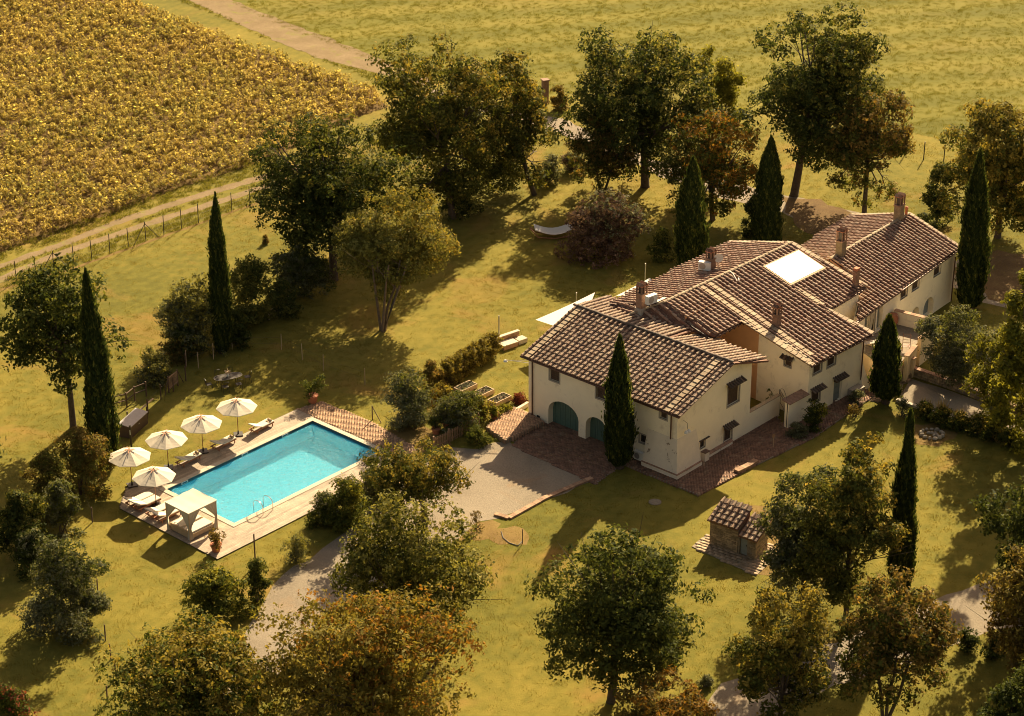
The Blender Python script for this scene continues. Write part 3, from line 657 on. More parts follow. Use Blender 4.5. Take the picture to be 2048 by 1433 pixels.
# ================================================================= FARMHOUSE
class Tilt:
    """roof facet through three places, still laid with tiles along the frame"""
    def __init__(s, fr, pts, up=1):
        a, b, c = [np.asarray(p, float) for p in pts]; s.fr = fr; nr = np.cross(b - a, c - a); nr = nr if nr[2] > 0 else -nr; s.nrm = nr; s.a = a; s.k = up * .3
        g = -nr[:2] / nr[2]; s.gu = g @ fr.u[:2]; s.gn = g @ fr.n[:2]; s.poly = [tuple(float((p - fr.o) @ e) for e in (fr.u, fr.n)) for p in (a, b, c)]
    def P(s, u, n, dz=0.):
        p = s.fr.P(u, n); p[2] = s.a[2] - (s.nrm[0] * (p[0] - s.a[0]) + s.nrm[1] * (p[1] - s.a[1])) / s.nrm[2] + dz; return p
class Plane:
    """roof plane over a plan frame: z = z0 + k (n - n0)"""
    def __init__(s, fr, z0, k, n0=0.): s.fr = fr; s.z0 = z0; s.k = k; s.n0 = n0; s.nrm = np.cross(fr.u, fr.n + np.array([0, 0, k]))
    def z(s, n): return s.z0 + s.k * (n - s.n0)
    def P(s, u, n, dz=0.): return s.fr.P(u, n, s.z(n) + dz)
    def hit(s, px, py):
        d = ray(px, py); c = np.array([0, 0, CAMH]); o = s.fr.P(0, s.n0, s.z0); t = ((o - c) @ s.nrm) / (d @ s.nrm); p = c + d * t - s.fr.o
        return float(p @ s.fr.u), float(p @ s.fr.n)
FA = Frame(G(1041, 710.6, 4.75), -41.8); A1 = Plane(FA, 4.75, .31); A2 = Plane(FA, A1.z(5.75), -.25, 5.75); A2b = Plane(FA, A1.z(5.75), -.13, 5.75)
RN = 10.0; FM = Frame(G(1622, 731, 4.45), 46.5); M1 = Plane(FM, 4.45, .285); M2 = Plane(FM, M1.z(RN), -.23, RN)
FC = Frame(G(1712.5, 643, 4.1), 52.0); C1 = Plane(FC, 4.1, .36); C2 = Plane(FC, C1.z(4.8), -.30, 4.8)

def tile_shape(kind, seed):
    """one roof tile: x across, y up the slope, z off the roof; cover tile with its pan, or a flat verge tile"""
    r = random.Random(seed); V = []; F = []
    if kind == 'flat':
        w_, l_, h_ = .195, .23, .05; j = [r.uniform(-.008, .008) for _ in range(8)]
        V = [(-w_, -l_, .02 + j[0]), (w_, -l_, .02 + j[1]), (w_, l_, .0), (-w_, l_, .0), (-w_, -l_, .085 + j[2]), (w_, -l_, .085 + j[3]), (w_, l_, .045), (-w_, l_, .045)]
        F = [(4, 5, 6, 7), (0, 1, 5, 4), (1, 2, 6, 5), (2, 3, 7, 6), (3, 0, 4, 7)]
    else:
        n_ = 6; sk = r.uniform(-.012, .012); lift = r.uniform(0, .012)
        for y_, rad, z_ in ((-.235, .102 + r.uniform(-.008, .008), .045 + lift), (.225, .076, .018)):
            for i in range(n_ + 1):
                a = math.pi * i / n_; V.append((-rad * math.cos(a) + sk * (y_ < 0), y_, z_ + rad * .95 * math.sin(a)))
        for i in range(n_): F.append((i, i + 1, n_ + 2 + i, n_ + 1 + i))
        F.append(tuple(range(n_, -1, -1)))
        b = len(V); x0, x1 = .095, .325; t_ = .035 + r.uniform(-.006, .008)
        V += [(x0, -.21, .0), (x1, -.21, .0), (x1, .21, .0), (x0, .21, .0), (x0, -.21, t_), (x1, -.21, t_ + r.uniform(-.006, .006)), (x1, .21, .008), (x0, .21, .008)]
        F += [(b + 4, b + 5, b + 6, b + 7), (b, b + 1, b + 5, b + 4)]
    return V, F
TILES = {}
for kd in ('old', 'red', 'flat'):
    L_ = []
    for i in range(14):
        V, F = tile_shape('flat' if kd == 'flat' else 'c', 100 + i); tv = (i + .5) / 14
        tl_ = [tv] * len(F) if kd == 'flat' else [.25 + .75 * tv] * (len(F) - 2) + [.22 * tv] * 2; me = mesh_from('roof_tile', V, F, MAT['roof_tile_' + kd], tl_); L_.append((me, np.array(V), F, tl_))  # last two faces, the pan, tinted dark: shade between covers painted in
    TILES[kd] = L_
def lay_tiles(house, jobs, most=290):
    """jobs: (plane, polygon in u,n, style, flat columns, column 0 offset); the nearest tiles become objects"""
    places = []
    for plane, poly, style, flats, off in jobs:
        up = 1 if plane.k > 0 else -1; ang = math.atan(abs(plane.k)); ca = math.cos(ang); du, dn = .42, .40 * ca
        us = [p[0] for p in poly]; ns = [p[1] for p in poly]; base = min(ns) if up > 0 else max(ns)
        yv = (plane.fr.n * up + np.array([0, 0, abs(plane.k)])) * ca; xv = plane.fr.u * up; zv = np.cross(xv, yv)
        if isinstance(plane, Tilt):
            yv = plane.fr.n * up + np.array([0, 0, plane.gn * up]); yv /= np.linalg.norm(yv); xv = plane.fr.u * up + np.array([0, 0, plane.gu * up]); xv -= yv * (xv @ yv); xv /= np.linalg.norm(xv); zv = np.cross(xv, yv)
        i = 0; u_ = min(us) + .2 + off
        cols = []
        while u_ < max(us): cols.append(u_); u_ += du
        for ci, u_ in enumerate(cols):
            for j in range(int((max(ns) - min(ns)) / dn) + 1):
                n_ = base + up * (j + .45) * dn
                if not inside(poly, u_, n_): continue
                fl = any(a <= u_ < b_ and c_ <= n_ <= d_ for a, b_, c_, d_ in flats)
                places.append((plane.P(u_, n_, .045), xv, yv, zv, 'flat' if fl else style, random.randrange(14), random.gauss(0, .018), random.gauss(0, .010), random.gauss(0, .006)))
    places.sort(key=lambda q: -scale_at(q[0])); ho = org_of(house)
    for q in places[:most]:
        p, xv, yv, zv, st, k, jr, jx, jz = q
        M = Matrix(((xv[0], yv[0], zv[0]), (xv[1], yv[1], zv[1]), (xv[2], yv[2], zv[2]))) @ Matrix.Rotation(jr, 3, 'Z')
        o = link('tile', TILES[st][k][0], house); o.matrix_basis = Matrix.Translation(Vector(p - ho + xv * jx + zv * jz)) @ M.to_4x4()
    Vs = []; Fs = []; Ts = []; Ms = []; nv = 0; mi = {'old': 0, 'red': 1, 'flat': 2}
    for q in places[most:]:
        p, xv, yv, zv, st, k, jr, jx, jz = q; me, V, F, tv = TILES[st][k]
        c_, s_ = math.cos(jr), math.sin(jr); B = np.stack([xv * c_ + yv * s_, -xv * s_ + yv * c_, zv])
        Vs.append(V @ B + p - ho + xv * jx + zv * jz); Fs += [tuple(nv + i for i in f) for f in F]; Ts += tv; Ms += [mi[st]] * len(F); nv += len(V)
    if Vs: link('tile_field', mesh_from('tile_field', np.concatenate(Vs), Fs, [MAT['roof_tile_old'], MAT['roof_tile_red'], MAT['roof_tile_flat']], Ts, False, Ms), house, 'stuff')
def slab(mb, plane, poly, th=.13, m=0):
    n = len(poly); V = [plane.P(u, n_) for u, n_ in poly] + [plane.P(u, n_, -th) for u, n_ in poly]
    F = [t for t in tessellate_polygon([[Vector((*p, 0)) for p in poly]])]; F2 = [tuple(n + i for i in reversed(f)) for f in F]
    S_ = [(i, (i + 1) % n, n + (i + 1) % n, n + i) for i in range(n)]
    mb.add(V, F + F2 + S_, .5, m)
def verge(roof, plane, a, b, style='flat', w_=.19, lift=.06):
    """a line of flat tiles laid along a roof edge from a to b (u,n)"""
    pa, pb = plane.P(*a, lift), plane.P(*b, lift); L = np.linalg.norm(pb - pa); k = max(1, round(L / .42)); d = (pb - pa) / L
    if d[2] < 0: pa, pb, d = pb, pa, -d
    zv = plane.nrm / np.linalg.norm(plane.nrm); zv = zv if zv[2] > 0 else -zv; xv = np.cross(d, zv); ho = org_of(roof)
    M = Matrix(((xv[0], d[0], zv[0]), (xv[1], d[1], zv[1]), (xv[2], d[2], zv[2]))).to_4x4()
    for i in range(k):
        p = pa + (pb - pa) * (i + .5) / k; o = link('verge_tile', random.choice(TILES[style])[0], roof); o.matrix_basis = Matrix.Translation(Vector(p - ho)) @ M @ Matrix.Rotation(random.gauss(0, .02), 4, 'Z')
RIDGE = []
for i in range(6):
    b = MB(); V = []; n_ = 6
    for y_, rad in ((-.24, .15), (.22, .125)):
        for j in range(n_ + 1): a = math.pi * j / n_; V.append((-rad * math.cos(a), y_, rad * .8 * math.sin(a)))
    b.add(V, [(j, j + 1, n_ + 2 + j, n_ + 1 + j) for j in range(n_)] + [tuple(range(n_, -1, -1))], (i + .5) / 6)
    RIDGE.append([mesh_from('ridge_tile', b.V, b.F, MAT['roof_tile_' + mm], b.T) for mm in ('old', 'red', 'flat', 'dark')])
def ridge(roof, pa, pb, style=0, step=.40, lift=.06):
    pa = np.asarray(pa) + (0, 0, lift); pb = np.asarray(pb) + (0, 0, lift); L = np.linalg.norm(pb - pa); k = max(1, round(L / step)); d = (pb - pa) / L
    xv = np.cross(d, [0, 0, 1.]); xv /= np.linalg.norm(xv); zv = np.cross(xv, d); ho = org_of(roof)
    M = Matrix(((xv[0], d[0], zv[0]), (xv[1], d[1], zv[1]), (xv[2], d[2], zv[2]))).to_4x4()
    for i in range(k):
        p = pa + (pb - pa) * (i + .5) / k; o = link('ridge_tile', random.choice(RIDGE)[style], roof); o.matrix_basis = Matrix.Translation(Vector(p - ho + (0, 0, random.gauss(0, .01)))) @ M @ Matrix.Rotation(random.gauss(0, .03), 4, 'Z')

def arch(a0, a1, z0, z1, rise=None, k=10):
    """opening outline with a segmental head"""
    r_ = rise if rise else (a1 - a0) / 2; mid = (a0 + a1) / 2; h_ = (a1 - a0) / 2
    return [(a0, z0), (a1, z0)] + [(mid + h_ * math.cos(math.pi * i / k), z1 - r_ + r_ * math.sin(math.pi * i / k)) for i in range(k + 1)]
def rect(a0, a1, z0, z1): return [(a0, z0), (a1, z0), (a1, z1), (a0, z1)]
def wall_panel(mb, toW, outer, holes=(), depth=.28, t=.5, m=0):
    pts = list(outer); loops = [[Vector((a, z, 0)) for a, z in outer]]
    for h_ in holes: pts += list(h_); loops.append([Vector((a, z, 0)) for a, z in h_])
    mb.add([toW(a, z, 0) for a, z in pts], [tuple(f) for f in tessellate_polygon(loops)], t, m)
    for h_ in holes:
        k = len(h_); mb.add([toW(a, z, 0) for a, z in h_] + [toW(a, z, depth) for a, z in h_], [(i, (i + 1) % k, k + (i + 1) % k, k + i) for i in range(k)], t, m)
def fill(name, toW, outline, depth, mat, parent, panels=None):
    k = len(outline); b = MB(); b.add([toW(a, z, depth) for a, z in outline], [tuple(f) for f in tessellate_polygon([[Vector((a, z, 0)) for a, z in outline]])]); return b.build(name, MAT[mat], parent)
def wbox(mb, toW, a0, a1, z0, z1, d0, d1, t=None, m=0):
    mb.hexa([toW(a0, z0, d0), toW(a1, z0, d0), toW(a1, z0, d1), toW(a0, z0, d1)], [toW(a0, z1, d0), toW(a1, z1, d0), toW(a1, z1, d1), toW(a0, z1, d1)], t, m)
def window(house, toW, a0, a1, z0, z1, style='shutter', trim=.10, depth=.16, top=True):
    if a1 < a0: a0, a1 = a1, a0
    b = MB(); e = .018
    wbox(b, toW, a0 - trim, a0, z0 - trim, z1 + (trim if top else 0), -e, .05); wbox(b, toW, a1, a1 + trim, z0 - trim, z1 + (trim if top else 0), -e, .05)
    wbox(b, toW, a0, a1, z0 - trim, z0, -e - .01, .05)
    if top: wbox(b, toW, a0, a1, z1, z1 + trim, -e, .05)
    w_ = b.build('window', MAT['stone_trim'], house)
    mid = (a0 + a1) / 2
    if style == 'shutter':
        for x0, x1 in ((a0 + .01, mid - .005), (mid + .005, a1 - .01)):
            s_ = MB(); wbox(s_, toW, x0, x1, z0 + .01, z1 - .01, depth - .02, depth + .02)
            for i in range(1, 6):
                zc = z0 + (z1 - z0) * i / 6; wbox(s_, toW, x0 + .04, x1 - .04, zc - .02, zc + .02, depth - .035, depth - .02)
            s_.build('shutter', MAT['brown_wood'], w_)
    else:
        f = MB(); wbox(f, toW, a0, a0 + .05, z0, z1, depth - .03, depth); wbox(f, toW, a1 - .05, a1, z0, z1, depth - .03, depth); wbox(f, toW, a0 + .05, a1 - .05, z1 - .05, z1, depth - .03, depth); wbox(f, toW, a0 + .05, a1 - .05, z0, z0 + .05, depth - .03, depth); wbox(f, toW, mid - .025, mid + .025, z0 + .05, z1 - .05, depth - .03, depth)
        f.build('sash', MAT['brown_wood'], w_)
        for x0, x1 in ((a0 + .05, mid - .025), (mid + .025, a1 - .05)): fill('pane', toW, rect(x0, x1, z0 + .05, z1 - .05), depth + .005, 'dark_glass', w_)
    return w_
def hood(house, toW, a0, a1, z, out=.42):
    """small tiled canopy on two brackets over a window or door"""
    if a1 < a0: a0, a1 = a1, a0
    b = MB(); e = .16; a0 -= e; a1 += e
    b.hexa([toW(a0, z - .02, -out), toW(a1, z - .02, -out), toW(a1, z + .16, .02), toW(a0, z + .16, .02)], [toW(a0, z + .03, -out), toW(a1, z + .03, -out), toW(a1, z + .22, .02), toW(a0, z + .22, .02)])
    for x_ in (a0 + .12, a1 - .17): wbox(b, toW, x_, x_ + .06, z - .14, z - .0, -out * .6, .02)
    h_ = b.build('canopy', MAT['brown_wood'], house)
    k = max(2, round((a1 - a0) / .26)); st = (a1 - a0) / k
    for i in range(k + 1):
        x_ = a0 + i * st; V = []
        for d_, r_, zz_ in ((-out - .04, .085, z + .02), (.0, .07, z + .22)):
            for j in range(6): th = math.pi * j / 5; V.append(toW(x_ - r_ * math.cos(th), zz_ + r_ * .8 * math.sin(th), d_))
        MB().add(V, [(j, j + 1, 7 + j, 6 + j) for j in range(5)] + [(5, 4, 3, 2, 1, 0)]).build('cover_tile', MAT['roof_tile_dark'], h_)
def gutter_line(house, pts, down=None, name='gutter'):
    MB().tube(pts, .065, 6).build(name, MAT['gutter'], house)
    if down: MB().tube(down, .05, 8).build('downpipe', MAT['gutter'], house)
def wall_ac(name_parent, toW, a, z, label, group='white air conditioning units'):
    p = toW(a, z, -.16); t = thing('air_conditioner', label, 'air conditioner', p, 0, group)
    b = MB(); wbox(b, toW, a - .42, a + .42, z, z + .58, -.36, -.06); b.build('casing', MAT['white_paint'], t)
    b = MB(); c = [toW(a - .12 + .22 * math.cos(th), z + .29 + .22 * math.sin(th), -.365) for th in np.linspace(0, 2 * math.pi, 17)]; b.add([toW(a - .12, z + .29, -.37)] + c, [(0, i, i + 1) for i in range(1, 17)]); b.build('fan_grille', MAT['box_top'], t)
    b = MB(); wbox(b, toW, a - .36, a - .30, z - .1, z, -.36, .0); wbox(b, toW, a + .30, a + .36, z - .1, z, -.36, .0); b.build('bracket', MAT['iron'], t)

# ---------------------------------------------------------------- garage wing (front left)
HA = thing('garage_wing', 'front garage wing with two green arched garage doors and a grey-brown tiled roof', 'house', FA.P(6.9, 4, 0))
faceA = lambda a, z, d: FA.P(a, .38 + d, z); gabA = lambda a, z, d: FA.P(13.42 - d, a, z); backA = lambda a, z, d: FA.P(a, 8.5 - d, z); leftA = lambda a, z, d: FA.P(.42 + d, a, z)
onA = lambda x, y: FA.on_n(x, y, .38); onG = lambda x, y: FA.on_u(x, y, 13.42)
def rc(on, x0, x1, ytl, ybl):            # opening from its left/right x and the y of its upper-left / lower-left corner
    a0, zt = on(x0, ytl); _, zb = on(x0, ybl); a1, _ = on(x1, ytl + (x1 - x0) * .4); return a0, a1, zb, zt
w1 = rc(onA, 1099.5, 1118.5, 735, 759); w1 = (w1[0], w1[1], w1[2], 4.55); w2 = rc(onA, 1192.5, 1213, 770, 797); w2 = (w2[0], w2[0] + (w1[1] - w1[0]), w1[2], 4.55)
w3 = rc(onA, 1320.2, 1333.8, 824, 834); w3 = (w3[0], w3[1], 3.9, 4.55); w4 = rc(onA, 1279.8, 1294.2, 868, 884)
ar1 = (onA(1096.3, 850)[0], onA(1156.6, 878)[0], 0., 2.15); ar2 = (onA(1170.8, 883)[0], onA(1170.8, 883)[0] + 1.9, 0., 2.05)
H1 = arch(ar1[0], ar1[1], .02, 2.15, 1.0); H2 = arch(ar2[0], ar2[1], .02, 2.0, .85)
b = MB()
wall_panel(b, faceA, [(.42, 0), (13.42, 0), (13.42, 4.72), (.42, 4.72)], [H1, H2, rect(*[w1[i] for i in (0, 1, 2, 3)]), rect(*w2), rect(*w3), rect(*w4)], .5)
w5 = rc(onG, 1456.3, 1477.5, 776, 813.5); w6 = rc(onG, 1449, 1462.8, 860, 885.5); w7 = rc(onG, 1400.5, 1410.3, 884, 899)
w5, w6, w7 = [(q_[0], q_[1] if q_[1] > q_[0] else q_[0] + .7, q_[2], q_[3]) for q_ in (w5, w6, w7)]
w5 = (w5[0], onG(1477.5, 806)[0], w5[2], w5[3]); w6 = (w6[0], onG(1462.8, 879)[0], w6[2], w6[3]); w7 = (w7[0], onG(1410.3, 894)[0], w7[2], w7[3])
wall_panel(b, gabA, [(.38, 0), (8.5, 0), (8.5, A2.z(8.5) - .06), (5.75, A1.z(5.75) - .06), (.38, A1.z(.38) - .06)], [rect(*w5), rect(*w6), rect(*w7)], .4)
wall_panel(b, leftA, [(.38, 0), (8.5, 0), (8.5, A2.z(8.5) - .06), (5.75, A1.z(5.75) - .06), (.38, A1.z(.38) - .06)])
wall_panel(b, backA, [(.42, 0), (13.42, 0), (13.42, A2.z(8.5) - .06), (.42, A2.z(8.5) - .06)])
b.build('wall', MAT['stucco'], HA)
for o_, q_ in ((H1, 0), (H2, 1)):
    d_ = fill('garage_door', faceA, o_, .5, 'green_door', HA)
    a0, a1 = o_[0][0], o_[1][0]; bb = MB()
    for i in range(1, 12):
        x_ = a0 + (a1 - a0) * i / 12; xx = abs(x_ - (a0 + a1) / 2) / ((a1 - a0) / 2); rr = (1., .85)[q_]; zt_ = (2.15, 2.0)[q_] - rr + rr * math.sqrt(max(0, 1 - xx * xx)) - .03
        wbox(bb, faceA, x_ - .012, x_ + .012, .03, zt_, .475, .498)
    bb.build('board_strip', MAT['green_door'], d_)
for q_ in (w1, w2, w3): window(HA, faceA, *q_, top=False)
window(HA, faceA, *w4, style='glass')
for q_ in (w5, w6): window(HA, gabA, *q_); hood(HA, gabA, q_[0], q_[1], q_[3] + .12)
window(HA, gabA, *w7, trim=.02, style='glass'); bb = MB(); wbox(bb, gabA, w7[0] - .12, w7[1] + .35, w7[3] + .04, w7[3] + .09, -.12, .02); bb.build('drip_ledge', MAT['brown_wood'], HA)
# battered corner and plinth
b = MB(); lo = [FA.P(10.9, -.02, .45), FA.P(13.82, -.02, .45), FA.P(13.82, 2.6, .45), FA.P(10.9, 2.6, .45)]; hi = [FA.P(10.98, .36, 2.75), FA.P(13.44, .36, 2.75), FA.P(13.44, 2.45, 2.75), FA.P(10.98, 2.45, 2.75)]
b.hexa(lo, hi); b.build('battered_corner', MAT['stucco_old'], HA)
b = MB(); b.fbox(FA, 10.88, 13.9, -.10, 2.62, 0, .42); b.fbox(FA, 13.43, 13.80, 3.1, 3.55, 0, .75); b.fbox(FA, 13.43, 13.62, 3.56, 6.4, 0, .34); b.build('plinth', MAT['stucco_old'], HA)
b = MB(); b.fbox(FA, 10.86, 13.94, -.14, 2.64, .42, .46); b.fbox(FA, 13.43, 13.84, 3.06, 3.59, .75, .80); b.hexa([FA.P(13.43, 3.6, .34), FA.P(13.66, 3.6, .34), FA.P(13.66, 6.42, .34), FA.P(13.43, 6.42, .34)], [FA.P(13.43, 3.6, .46), FA.P(13.66, 3.6, .38), FA.P(13.66, 6.42, .38), FA.P(13.43, 6.42, .46)]); b.build('brick_ledge', MAT['brick_red'], HA)
b = MB(); b.box(FA.P(.9 + .45, .36, .32), (.24, .05, .16), R(-41.8)); b.build('wall_vent', MAT['iron'], HA)
roofA = MB(); pA1 = [(0, 0), (13.85, 0), (13.85, 5.76), (0, 5.76)]
pA2 = [(0, 5.75), (13.85, 5.75)] + [A2.hit(*p) for p in ((1476, 727), (1554, 722), (1430, 668), (1246, 632), (1222, 609))] + [(0, 6.75)]
pA2 = [(8.2, 5.75), (13.85, 5.75), (14.35, 9.1), (8.2, 9.6)]; pA3 = [(0, 5.75), (8.2, 5.75), (8.2, 9.3), (0, 9.3)]
slab(roofA, A1, pA1); slab(roofA, A2, pA2); slab(roofA, A2b, pA3); RA = roofA.build('roof', MAT['tile_bed'], HA)
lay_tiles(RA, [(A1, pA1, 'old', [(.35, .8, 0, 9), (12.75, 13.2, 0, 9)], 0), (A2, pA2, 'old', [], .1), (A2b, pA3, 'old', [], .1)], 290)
for i in range(2): pass
ridge(RA, A1.P(0, 5.72), A1.P(13.85, 5.72), 3, .36, .10)  # dark style: thick mortar, and the ridge's shadow side painted into the colour
gutter_line(HA, [FA.P(.0, -.02, 4.66), FA.P(13.85, -.02, 4.66)], [FA.P(.85, -.02, 4.66), FA.P(.85, .26, 4.45), FA.P(.85, .28, .05)])
MB().tube([FA.P(13.0, -.02, 4.66), FA.P(13.0, .24, 4.45), FA.P(13.0, .24, 2.7)], .05, 8).build('downpipe', MAT['gutter'], HA)
b = MB()
for i in range(24): b.fbox(FA, .4 + i * .575, .48 + i * .575, .0, .37, 4.60, 4.69)
b.build('rafter_end', MAT['brown_wood'], HA)
# lights and boxes on the walls
a_, z_ = onG(1367, 841); tl = thing('wall_lamp', 'white shaded wall lamps hanging by the front corner of the garage wing', 'lamp', gabA(a_, z_, -.1))
MB().tube([gabA(a_, z_, 0), gabA(a_, z_ - .1, -.32), gabA(a_, z_ - .5, -.36)], .015, 5).build('bracket', MAT['iron'], tl)
for k in (-.14, .14): MB().lathe(gabA(a_ + k, z_ - .78, -.36), [(.15, 0), (.11, .12), (.03, .2)], 10).build('lamp_shade', MAT['white_paint'], tl)
a_, z_ = onA(1283, 917); wall_ac(HA, faceA, a_, max(.2, z_), 'white air conditioning unit low on the garage wing wall beneath the small square window')
p_ = FA.P(.42, .9, 3.9); bl_ = thing('bracket_lamp', 'long wall bracket with a small white lamp reaching over the vegetable beds', 'lamp', p_)
MB().tube([p_, FA.P(-1.3, -.1, 4.0)], .02, 5).build('arm', MAT['galvanised'], bl_); MB().tube([FA.P(.42, 1.1, 4.1), FA.P(-.9, .14, 4.0)], .015, 5).build('stay', MAT['galvanised'], bl_); MB().lathe(FA.P(-1.3, -.1, 3.88), [(.16, 0), (.1, .1), (.02, .14)], 10).build('lamp_shade', MAT['white_paint'], bl_)

# ---------------------------------------------------------------- middle house
HM = thing('main_house', 'cream main farmhouse block under the largest tiled roof with a skylight whitened by sun glare', 'house', FM.P(4, 6, 0))
frontM = lambda a, z, d: FM.P(a, .38 + d, z); leftM = lambda a, z, d: FM.P(.38 + d, a, z)
onF = lambda x, y: FM.on_n(x, y, .38); onL = lambda x, y: FM.on_u(x, y, .38)
def op(on, x0, x1, ytl, ybl, slope=-.5):
    a0, zt = on(x0, ytl); _, zb = on(x0, ybl); a1, _ = on(x1, ybl + (x1 - x0) * slope); return [a0, a1, zb, zt]
m1 = op(onF, 1627.9, 1642.6, 727, 749.6); m1[3] = 4.45; m2 = op(onF, 1655.8, 1670.5, 713, 735.6); m2[3] = 4.45
md = op(onF, 1668.4, 1681, 763, 817.3); md[2] = .12; m3 = op(onF, 1624, 1639, 786, 808); ml = op(onL, 1569.2, 1581.7, 718, 731, .5)
ml = [min(ml[0], ml[1]), max(ml[0], ml[1]), ml[2], ml[3]]
nE, _ = FM.on_u(1516.5, 700, .38); nE = max(4.8, min(nE, 7.6))
b = MB()
wall_panel(b, frontM, [(.38, 0), (6.8, 0), (6.8, M1.z(.38) - .1), (.38, M1.z(.38) - .1)], [rect(*m1), rect(*m2), rect(*md), rect(*m3)], .3)
wall_panel(b, leftM, [(.38, 0), (nE, 0), (nE, M1.z(nE) - .1), (.38, M1.z(.38) - .1)], [rect(*ml)], .25)
wall_panel(b, lambda a, z, d: FM.P(6.8 - d, a, z), [(.38, 0), (3.9, 0), (3.9, M1.z(3.9) - .1), (.38, M1.z(.38) - .1)])
wall_panel(b, lambda a, z, d: FM.P(a, 3.9 + d, z), [(6.8, 0), (10.95, 0), (10.95, M1.z(3.9) - .1), (6.8, M1.z(3.9) - .1)])
wall_panel(b, lambda a, z, d: FM.P(10.95 - d, a, z), [(3.9, 0), (13.6, 0), (13.6, M2.z(13.6) - .1), (RN, M1.z(RN) - .1), (3.9, M1.z(3.9) - .1)])
wall_panel(b, lambda a, z, d: FM.P(a, 13.4 - d, z), [(-4.2, 0), (10.95, 0), (10.95, M2.z(13.4) - .1), (-4.2, M2.z(13.4) - .1)])
wall_panel(b, lambda a, z, d: FM.P(-4.2 + d, a, z), [(5.9, 0), (13.4, 0), (13.4, 5.4), (5.9, 5.4)])
b.build('wall', MAT['stucco'], HM)
b = MB(); wall_panel(b, lambda a, z, d: FM.P(a, 8.0 + d, z), [(-4.0, 0), (.6, 0), (.6, 6.9), (-4.0, 6.9)]); wall_panel(b, lambda a, z, d: FM.P(.42 + d, a, z), [(nE + .02, 0), (8.0, 0), (8.0, 6.9), (nE + .02, M1.z(nE) - .12)]); b.build('loggia_wall', MAT['orange_wall'], HM)
MB().fbox(FM, -1.9, -.9, 7.9, 7.98, 2.6, 5.4).build('loggia_door', MAT['brown_wood'], HM)
for i in range(9): MB().hexa([FM.P(-4 + i * .52, 5.65, M1.z(5.65) - .27), FM.P(-3.9 + i * .52, 5.65, M1.z(5.65) - .27), FM.P(-3.9 + i * .52, 7.98, M1.z(7.98) - .27), FM.P(-4 + i * .52, 7.98, M1.z(7.98) - .27)], [FM.P(-4 + i * .52, 5.65, M1.z(5.65) - .14), FM.P(-3.9 + i * .52, 5.65, M1.z(5.65) - .14), FM.P(-3.9 + i * .52, 7.98, M1.z(7.98) - .14), FM.P(-4 + i * .52, 7.98, M1.z(7.98) - .14)]).build('loggia_rafter', MAT['brown_wood'], HM)
window(HM, frontM, *m1, top=False); window(HM, frontM, *m2, top=False); window(HM, frontM, *m3); window(HM, leftM, *ml)
hood(HM, leftM, ml[0], ml[1], ml[3] + .1, .3); hood(HM, frontM, m3[0], m3[1], m3[3] + .12); hood(HM, frontM, md[0], md[1], md[3] + .1)
dd = fill('door', frontM, rect(*md), .2, 'grey_door', HM); bb = MB(); 
for i in range(4): wbox(bb, frontM, md[0] + .08, md[1] - .08, md[2] + .1 + i * .5, md[2] + .45 + i * .5, .185, .198)
bb.build('door_panel', MAT['grey_door'], dd)
ply = lambda P_, *px: [P_.hit(*p) for p in px]
pM1 = [(-3.9, RN)] + ply(M1, (1430, 672), (1483, 642.3), (1622, 731), (1745, 668.5), (1654, 621), (1732, 574), (1578, 484.5)); pM1[-1] = (pM1[-1][0], RN)
pM2 = [(pM1[-1][0], RN)] + ply(M2, (1458, 486), (1217, 608)) + [(-3.9, RN)]
ha = M1.P(-3.9, RN); _v = A2b.hit(1259, 632); hb = A2b.P(*_v, .05); HIP1 = Tilt(FM, (ha, hb, M1.P(*pM1[1]))); HIP2 = Tilt(FM, (ha, M2.P(*pM2[2]), hb), -1)
rM = MB(); slab(rM, M1, pM1); slab(rM, M2, pM2); slab(rM, HIP1, HIP1.poly); slab(rM, HIP2, HIP2.poly); RM = rM.build('roof', MAT['tile_bed'], HM)
sk = [M1.hit(*p) for p in ((1534, 540), (1593, 506), (1645.5, 538), (1582.5, 575))]
us_, ns_ = [p[0] for p in sk], [p[1] for p in sk]; sku0, sku1, skn0, skn1 = (sk[0][0] + sk[3][0]) / 2, (sk[1][0] + sk[2][0]) / 2, (sk[2][1] + sk[3][1]) / 2, (sk[0][1] + sk[1][1]) / 2
flM = [(-.25, .2, -1, 20), (.6, 1.05, 0.5, 20), (6.3, 6.75, 4.2, 5.6)]
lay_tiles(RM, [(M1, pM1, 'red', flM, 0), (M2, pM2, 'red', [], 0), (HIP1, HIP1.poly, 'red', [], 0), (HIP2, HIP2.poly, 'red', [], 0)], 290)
a_, c_ = pM1[3], pM1[4]; verge(RM, M1, pM1[2], pM1[3]); verge(RM, M1, (pM1[3][0] + .42, pM1[3][1] + .2), (pM1[3][0] + .42, 2.8)); verge(RM, M1, pM1[4], pM1[5]); verge(RM, M1, pM1[6], pM1[7]); verge(RM, M2, pM2[0], pM2[1])
verge(RM, M1, (6.5, 3.9), (6.35, 6.2))
ridge(RM, M1.P(*pM1[0]), M1.P(*pM1[7]), 2); ridge(RM, ha, hb, 2)
gutter_line(HM, [M1.P(pM1[3][0], -.06, -.1), M1.P(pM1[4][0], pM1[4][1] - .06, -.1)], [M1.P(6.6, -.05, -.1), FM.P(6.6, .26, 4.3), FM.P(6.6, .28, .1)])
gutter_line(HM, [M1.P(pM1[1][0], pM1[1][1] - .06, -.1), M1.P(pM1[2][0], pM1[2][1] - .06, -.1)]); gutter_line(HM, [M1.P(pM1[5][0], pM1[5][1] - .06, -.1), M1.P(pM1[6][0], pM1[6][1] - .06, -.1)])
